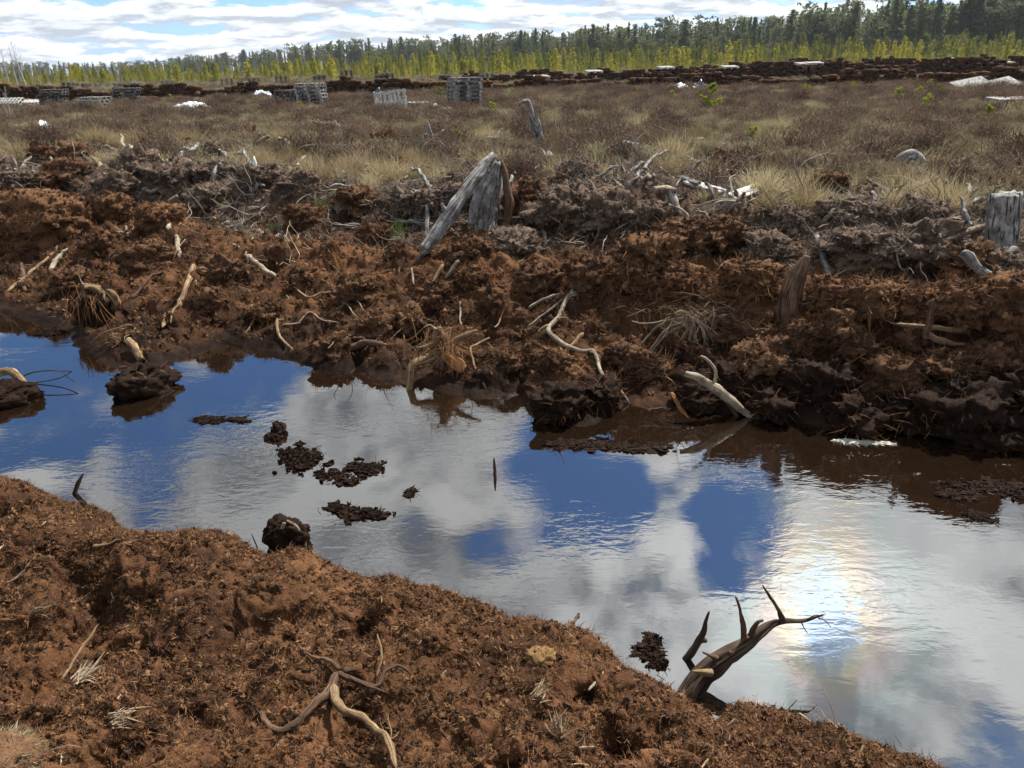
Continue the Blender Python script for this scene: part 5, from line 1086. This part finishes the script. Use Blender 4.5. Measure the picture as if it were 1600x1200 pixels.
# ---------------------------------------------------------------- sedge tussocks one can tell apart
def tussock_mesh(seed, n=420, w=.006):
    return ribbons(n, lambda r: ((r.normal() * .16, r.normal() * .16, 0), (r.normal() * .55, r.normal() * .55, 1.0), r.uniform(.4, 1.0), w * 1.6, r.normal() * .35), seed)
TUS = [make_mesh('tussock', *tussock_mesh(900 + k), M_GRASS, None, False) for k in range(4)]
TUSG = make_mesh('tussock', *tussock_mesh(930, 220), M_GREENG, None, False)
for k, (px, w, h, lab, gm) in enumerate([((1190, 308), 100, 46, 'largest blond sedge tussock beside the pale grey plank', 0), ((145, 232), 80, 30, 'blond sedge tussock left of the dark bent root', 0), ((125, 245), 60, 26, 'pale sedge tussock at the left spoil edge', 0), ((230, 232), 90, 30, 'wide blond tussock left of the dark bent root group', 0), ((550, 272), 60, 30, 'blond tussock above the white upright stick', 0), ((580, 296), 46, 30, 'blond tussock beside the white upright stick', 0), ((410, 258), 50, 24, 'small blond tussock below the pale driftwood limbs', 0), ((1395, 325), 60, 34, 'blond tussock left of the pointed grey clod', 0),
        ((1480, 328), 80, 48, 'tall blond sedge right of the pointed grey clod', 0), ((1540, 322), 60, 36, 'pale sedge by the silver-grey stump', 0), ((1050, 250), 80, 40, 'rounded blond tussock right of the many-stemmed shrub', 0), ((1040, 275), 60, 26, 'greenish blond tussock by the long grey stick', 0), ((1105, 325), 60, 24, 'low tussock below the white board', 0), ((1315, 296), 40, 22, 'small sedge tuft on the bare right spoil', 0), ((1285, 300), 40, 20, 'small grey sedge tuft left of the spoil tuft', 0),
        ((625, 380), 40, 44, 'green grass tuft in the trough left of the leaning log', 1), ((505, 330), 44, 26, 'pale green grass tuft in the left trough', 1), ((430, 362), 26, 20, 'tiny green tuft at the trough bottom', 1), ((30, 245), 60, 24, 'blond tussock at the far left spoil', 0), ((300, 228), 60, 26, 'blond tussock behind the dark bent root', 0), ((470, 250), 50, 24, 'blond tussock right of the pale driftwood limbs', 0), ((1000, 210), 60, 30, 'brownish tussock beyond the grey field stump', 0), ((760, 225), 60, 26, 'brown tussock right of the crossed limbs', 0)]):
    b0 = G(*px); kk = pxm(b0); o = bpy.data.objects.new('sedge_tussock', TUSG if gm else TUS[k % 4]); link(o); tag(o, lab, 'tussock', 'sedge tussocks'); o.location = b0 + (0, 0, -.02)
    o.scale = (w * kk * .62, w * kk * .62, h * kk * 1.15); o.rotation_euler = (0, 0, k * 1.3)

# ---------------------------------------------------------------- heather and sedge cover of the field (stuff)
def sector(n, y0, y1, half=44):
    u = rng.random(n); r = np.sqrt(y0 * y0 + u * (y1 * y1 - y0 * y0)); a = np.radians(rng.uniform(-half, half, n)); return r * np.sin(a), r * np.cos(a)
def heather_proto(seed, n=70):
    v, f = ribbons(n, lambda r: ((r.normal() * .10, r.normal() * .10, 0), (r.normal() * .5, r.normal() * .5, .9), r.uniform(.18, .42), .006, r.normal() * .4), seed)
    v2, f2 = ribbons(n * 2, lambda r: ((r.normal() * .15, r.normal() * .15, r.uniform(.12, .32)), (r.normal() * .8, r.normal() * .8, .8), r.uniform(.05, .12), .006, r.normal() * .5), seed + 1)
    return np.vstack([v, v2]), f + [tuple(i + len(v) for i in q) for q in f2]
hp = [(*heather_proto(950 + k), 0) for k in range(4)]; gp = [(*tussock_mesh(960 + k, 90, .007), 0) for k in range(3)]
def cover(name, protos, m, n, y0, y1, dens, label, cat, smin, smax, off=1.2):
    x, y = sector(n, y0, y1); b_, t, s, c, tp, w = base_h(x, y); keep = (tp > off + 2.2 * fbm(x * .55, y * .55, 97, 2)) & (rng.random(n) < dens(x, y, tp)); x, y = x[keep], y[keep]
    z = full_h(x, y)[0] - .02; sc = rng.uniform(smin, smax, len(x)) * (1 + np.clip((y - 40) / 60, 0, 1.2))
    rot = np.column_stack([rng.normal(0, .15, len(x)), rng.normal(0, .15, len(x)), rng.uniform(0, 6.28, len(x))])
    return scatter(name, protos, [m], np.column_stack([x, y, z]), rot, sc, rng.integers(0, len(protos), len(x)), label, cat)
bare = lambda x, y, tp: np.clip(.25 + tp / 9 + 1.3 * fbm(x * .8, y * .8, 131, 2), 0, 1)
hd = lambda x, y, tp: np.clip(.45 + 1.1 * fbm(x * .35, y * .35, 95, 2), 0, 1) * np.clip(tp / 3, .15, 1) * bare(x, y, tp)
sd_ = lambda x, y, tp: np.clip(-.2 + 2.4 * n2d(x * .8 + 9, y * .8, 96) + .9 * n2d(x * .22, y * .22, 132), 0.0, 1) * np.clip(1.2 - tp / 24, .15, 1)
cover('heather', hp, M_HEATHER, 34000, 8, 48, hd, 'brown dormant heather covering the field', 'heather', .4, .85)
cover('heather', hp, M_HEATHER, 16000, 48, 125, hd, 'far brown heather between the peat walls and pines', 'heather', .4, .8)
hb = lambda x, y, tp: np.clip(-.1 + 2.6 * n2d(x * .95, y * .95, 93) + .5 * n2d(x * .2, y * .2, 94), 0, 1) * bare(x, y, tp)
cover('heather_bushes', hp, M_HEATHD, 14000, 9, 48, hb, 'taller clumps of brown heather standing over the field', 'heather', .8, 1.45)
cover('sedge', gp, M_GRASS, 36000, 8, 46, sd_, 'blond dry sedge scattered through the heather', 'sedge', .2, .46, -.3)

# ---------------------------------------------------------------- peat crumbs, fibres and chips on the banks (stuff)
def crumb_proto(seed):
    v, f = lump((1, .8, .55), seed, 2, .9, 0, 2.1); r = np.random.default_rng(seed); v = v * (1 + r.normal(size=len(v)) * .22)[:, None]
    v2, f2 = ribbons(16, lambda r: (r.normal(size=3) * (.45, .4, .25), r.normal(size=3), r.uniform(.8, 2.2), .10, r.normal() * .6), seed + 5)
    return np.vstack([v, v2]), f + [tuple(i + len(v) for i in q) for q in f2]
cps = [(*crumb_proto(970 + k), 0) for k in range(5)]
def fibre_proto(seed, n, l, wd, up=.3): return ribbons(n, lambda r: (r.normal(size=3) * (.018, .018, .005), (r.normal(), r.normal(), up + .5 * r.normal()), l * r.uniform(.3, 1.2), wd, r.normal() * .7), seed)
fps = [(*fibre_proto(980 + k, 18, .028, .0009), 0) for k in range(5)]
def on_bank(n, far, near_r=None):
    if far: x, y = sector(n, 3.6, 17, 42); b_, t, s, c, tp, w = base_h(x, y); keep = (s > .03) & (tp < 4.0 + 1.5 * n2d(x * .6, y * .6, 123))
    else: x, y = sector(n, .75, 4.6, 44); b_, t, s, c, tp, w = base_h(x, y); keep = (t > -.01)
    x, y = x[keep], y[keep]; z, b_, t, s, c, tp = full_h(x, y); return x, y, z, s, tp
def strew(name, protos, m, n, far, smin, smax, label, cat, sel=None, pw=3.0):
    x, y, z, s, tp = on_bank(n, far)
    if sel is not None: k = sel(x, y, z, s, tp); x, y, z = x[k], y[k], z[k]
    sc = smin + (smax - smin) * rng.random(len(x)) ** pw
    rot = rng.uniform(0, 6.28, (len(x), 3)) if protos is cps else np.column_stack([rng.normal(0, .3, len(x)), rng.normal(0, .3, len(x)), rng.uniform(0, 6.28, len(x))])
    return scatter(name, protos, [m], np.column_stack([x, y, z]), rot, sc, rng.integers(0, len(protos), len(x)), label, cat)
strew('peat_crumbs', cps, M_CRUMB, 110000, False, .003, .017, 'loose peat crumbs covering the near bank', 'peat crumbs', lambda x, y, z, s, tp: rng.random(len(x)) < np.clip(.85 + .9 * n2d(x * 1.7, y * 1.7, 122), .3, 1), 3.0)
strew('peat_fibres', fps, M_FIBRE, 64000, False, .3, .95, 'fine brown peat fibres matted over the near bank', 'peat fibres', lambda x, y, z, s, tp: rng.random(len(x)) < np.clip(.95 + .8 * n2d(x * 2.2, y * 2.2, 121), .35, 1))
strew('peat_crumbs', cps, M_CRUMB, 90000, True, .006, .035, 'loose peat crumbs covering the far bank', 'peat crumbs', lambda x, y, z, s, tp: (z > .05) & (tp < -.9 + .5 * n2d(x, y, 98)), 3.4)
strew('peat_crumbs', cps, M_CRUMBG, 60000, True, .010, .05, 'grey dry peat crumbs over the second bank', 'peat crumbs', lambda x, y, z, s, tp: tp > -1.6 + .5 * n2d(x, y, 99), 3.2)
strew('peat_fibres', fps, M_FIBRE, 60000, True, .8, 2.2, 'brown peat fibres matted over the far bank', 'peat fibres', lambda x, y, z, s, tp: z > .06)
strew('root_fibres', fps, M_GFIB, 22000, True, 1.5, 4.5, 'grey fine roots sticking out of the second bank', 'roots', lambda x, y, z, s, tp: tp > -2.0)
for gflag, mm, nm in ((False, M_CRUMB, 'brown peat crumbs clinging to the clods'), (True, M_CRUMBG, 'grey peat crumbs clinging to the second bank clods')):
    q = np.vstack([p for g_, p in SURF if g_ == gflag]); nq = len(q)
    scatter('peat_crumbs', cps, [mm], q, rng.uniform(0, 6.28, (nq, 3)), .006 + .024 * rng.random(nq) ** 2.5, rng.integers(0, len(cps), nq), nm, 'peat crumbs')
# thin roots lying about
def wisp(seed):
    r = np.random.default_rng(seed); mb = MB()
    for _ in range(3):
        p = [np.array([0, 0, 0.])]; d = r.normal(size=3) * (1, 1, .35)
        for k in range(5): d = d / np.linalg.norm(d) + r.normal(size=3) * (.5, .5, .3); p.append(p[-1] + d / np.linalg.norm(d) * r.uniform(.02, .055))
        mb.add(*tube([q + (0, 0, .012) for q in p], [.0028, .0018, .0008], 4, 14, .2, seed))
    return mb.v, mb.f
wps = [(*wisp(1010 + k), 0) for k in range(7)]
strew('thin_roots', wps, M_CHIP, 900, True, .7, 2.2, 'thin wiry roots lying over the far banks', 'roots', lambda x, y, z, s, tp: z > .1, 2.0)
strew('thin_roots', wps, M_CHIP, 160, False, .3, .8, 'thin wiry roots lying on the near bank', 'roots', None, 2.0)
strew('grey_roots', wps, M_GFIB, 2800, True, 1.0, 3.6, 'grey tangled roots and twigs strewn over the second bank', 'roots', lambda x, y, z, s, tp: tp > -1.8, 1.6)
# pale chips and twig ends
def chip_proto(seed):
    r = np.random.default_rng(seed); a = r.uniform(.02, .05); v, f, uv = tube([(-a, 0, 0), (0, r.normal() * .006, .004), (a, r.normal() * .01, .0)], [.003, .004, .002], 5, 5, .3, seed); return v, f
chp = [(*chip_proto(990 + k), 0) for k in range(5)]
strew('wood_chips', chp, M_CHIP, 420, False, .25, .9, 'pale wood chips strewn on the near bank', 'wood chips', None, 1.5)
strew('wood_chips', chp, M_CHIP, 2200, True, .5, 2.4, 'pale wood chips and twig ends strewn over the far banks', 'wood chips', lambda x, y, z, s, tp: z > .08, 2.0)

# ---------------------------------------------------------------- the air over the bog
hm = bpy.data.materials.new('pale air'); hm.use_nodes = True; hn = NT(hm.node_tree); hn.n.clear()
pv = hn.node('ShaderNodeVolumePrincipled'); pv.inputs['Color'].default_value = (.80, .88, 1, 1); pv.inputs['Density'].default_value = .00012; pv.inputs['Anisotropy'].default_value = .3
ho = hn.node('ShaderNodeOutputMaterial'); hn.link(pv.outputs[0], ho.inputs['Volume'])
hv, hf, hu = box(0, 0, 18, 7000, 7000, 44)
mobj('haze', hv, hf, hm, smooth=False, label='thin pale haze lying over the bog', cat='haze', kind='stuff')
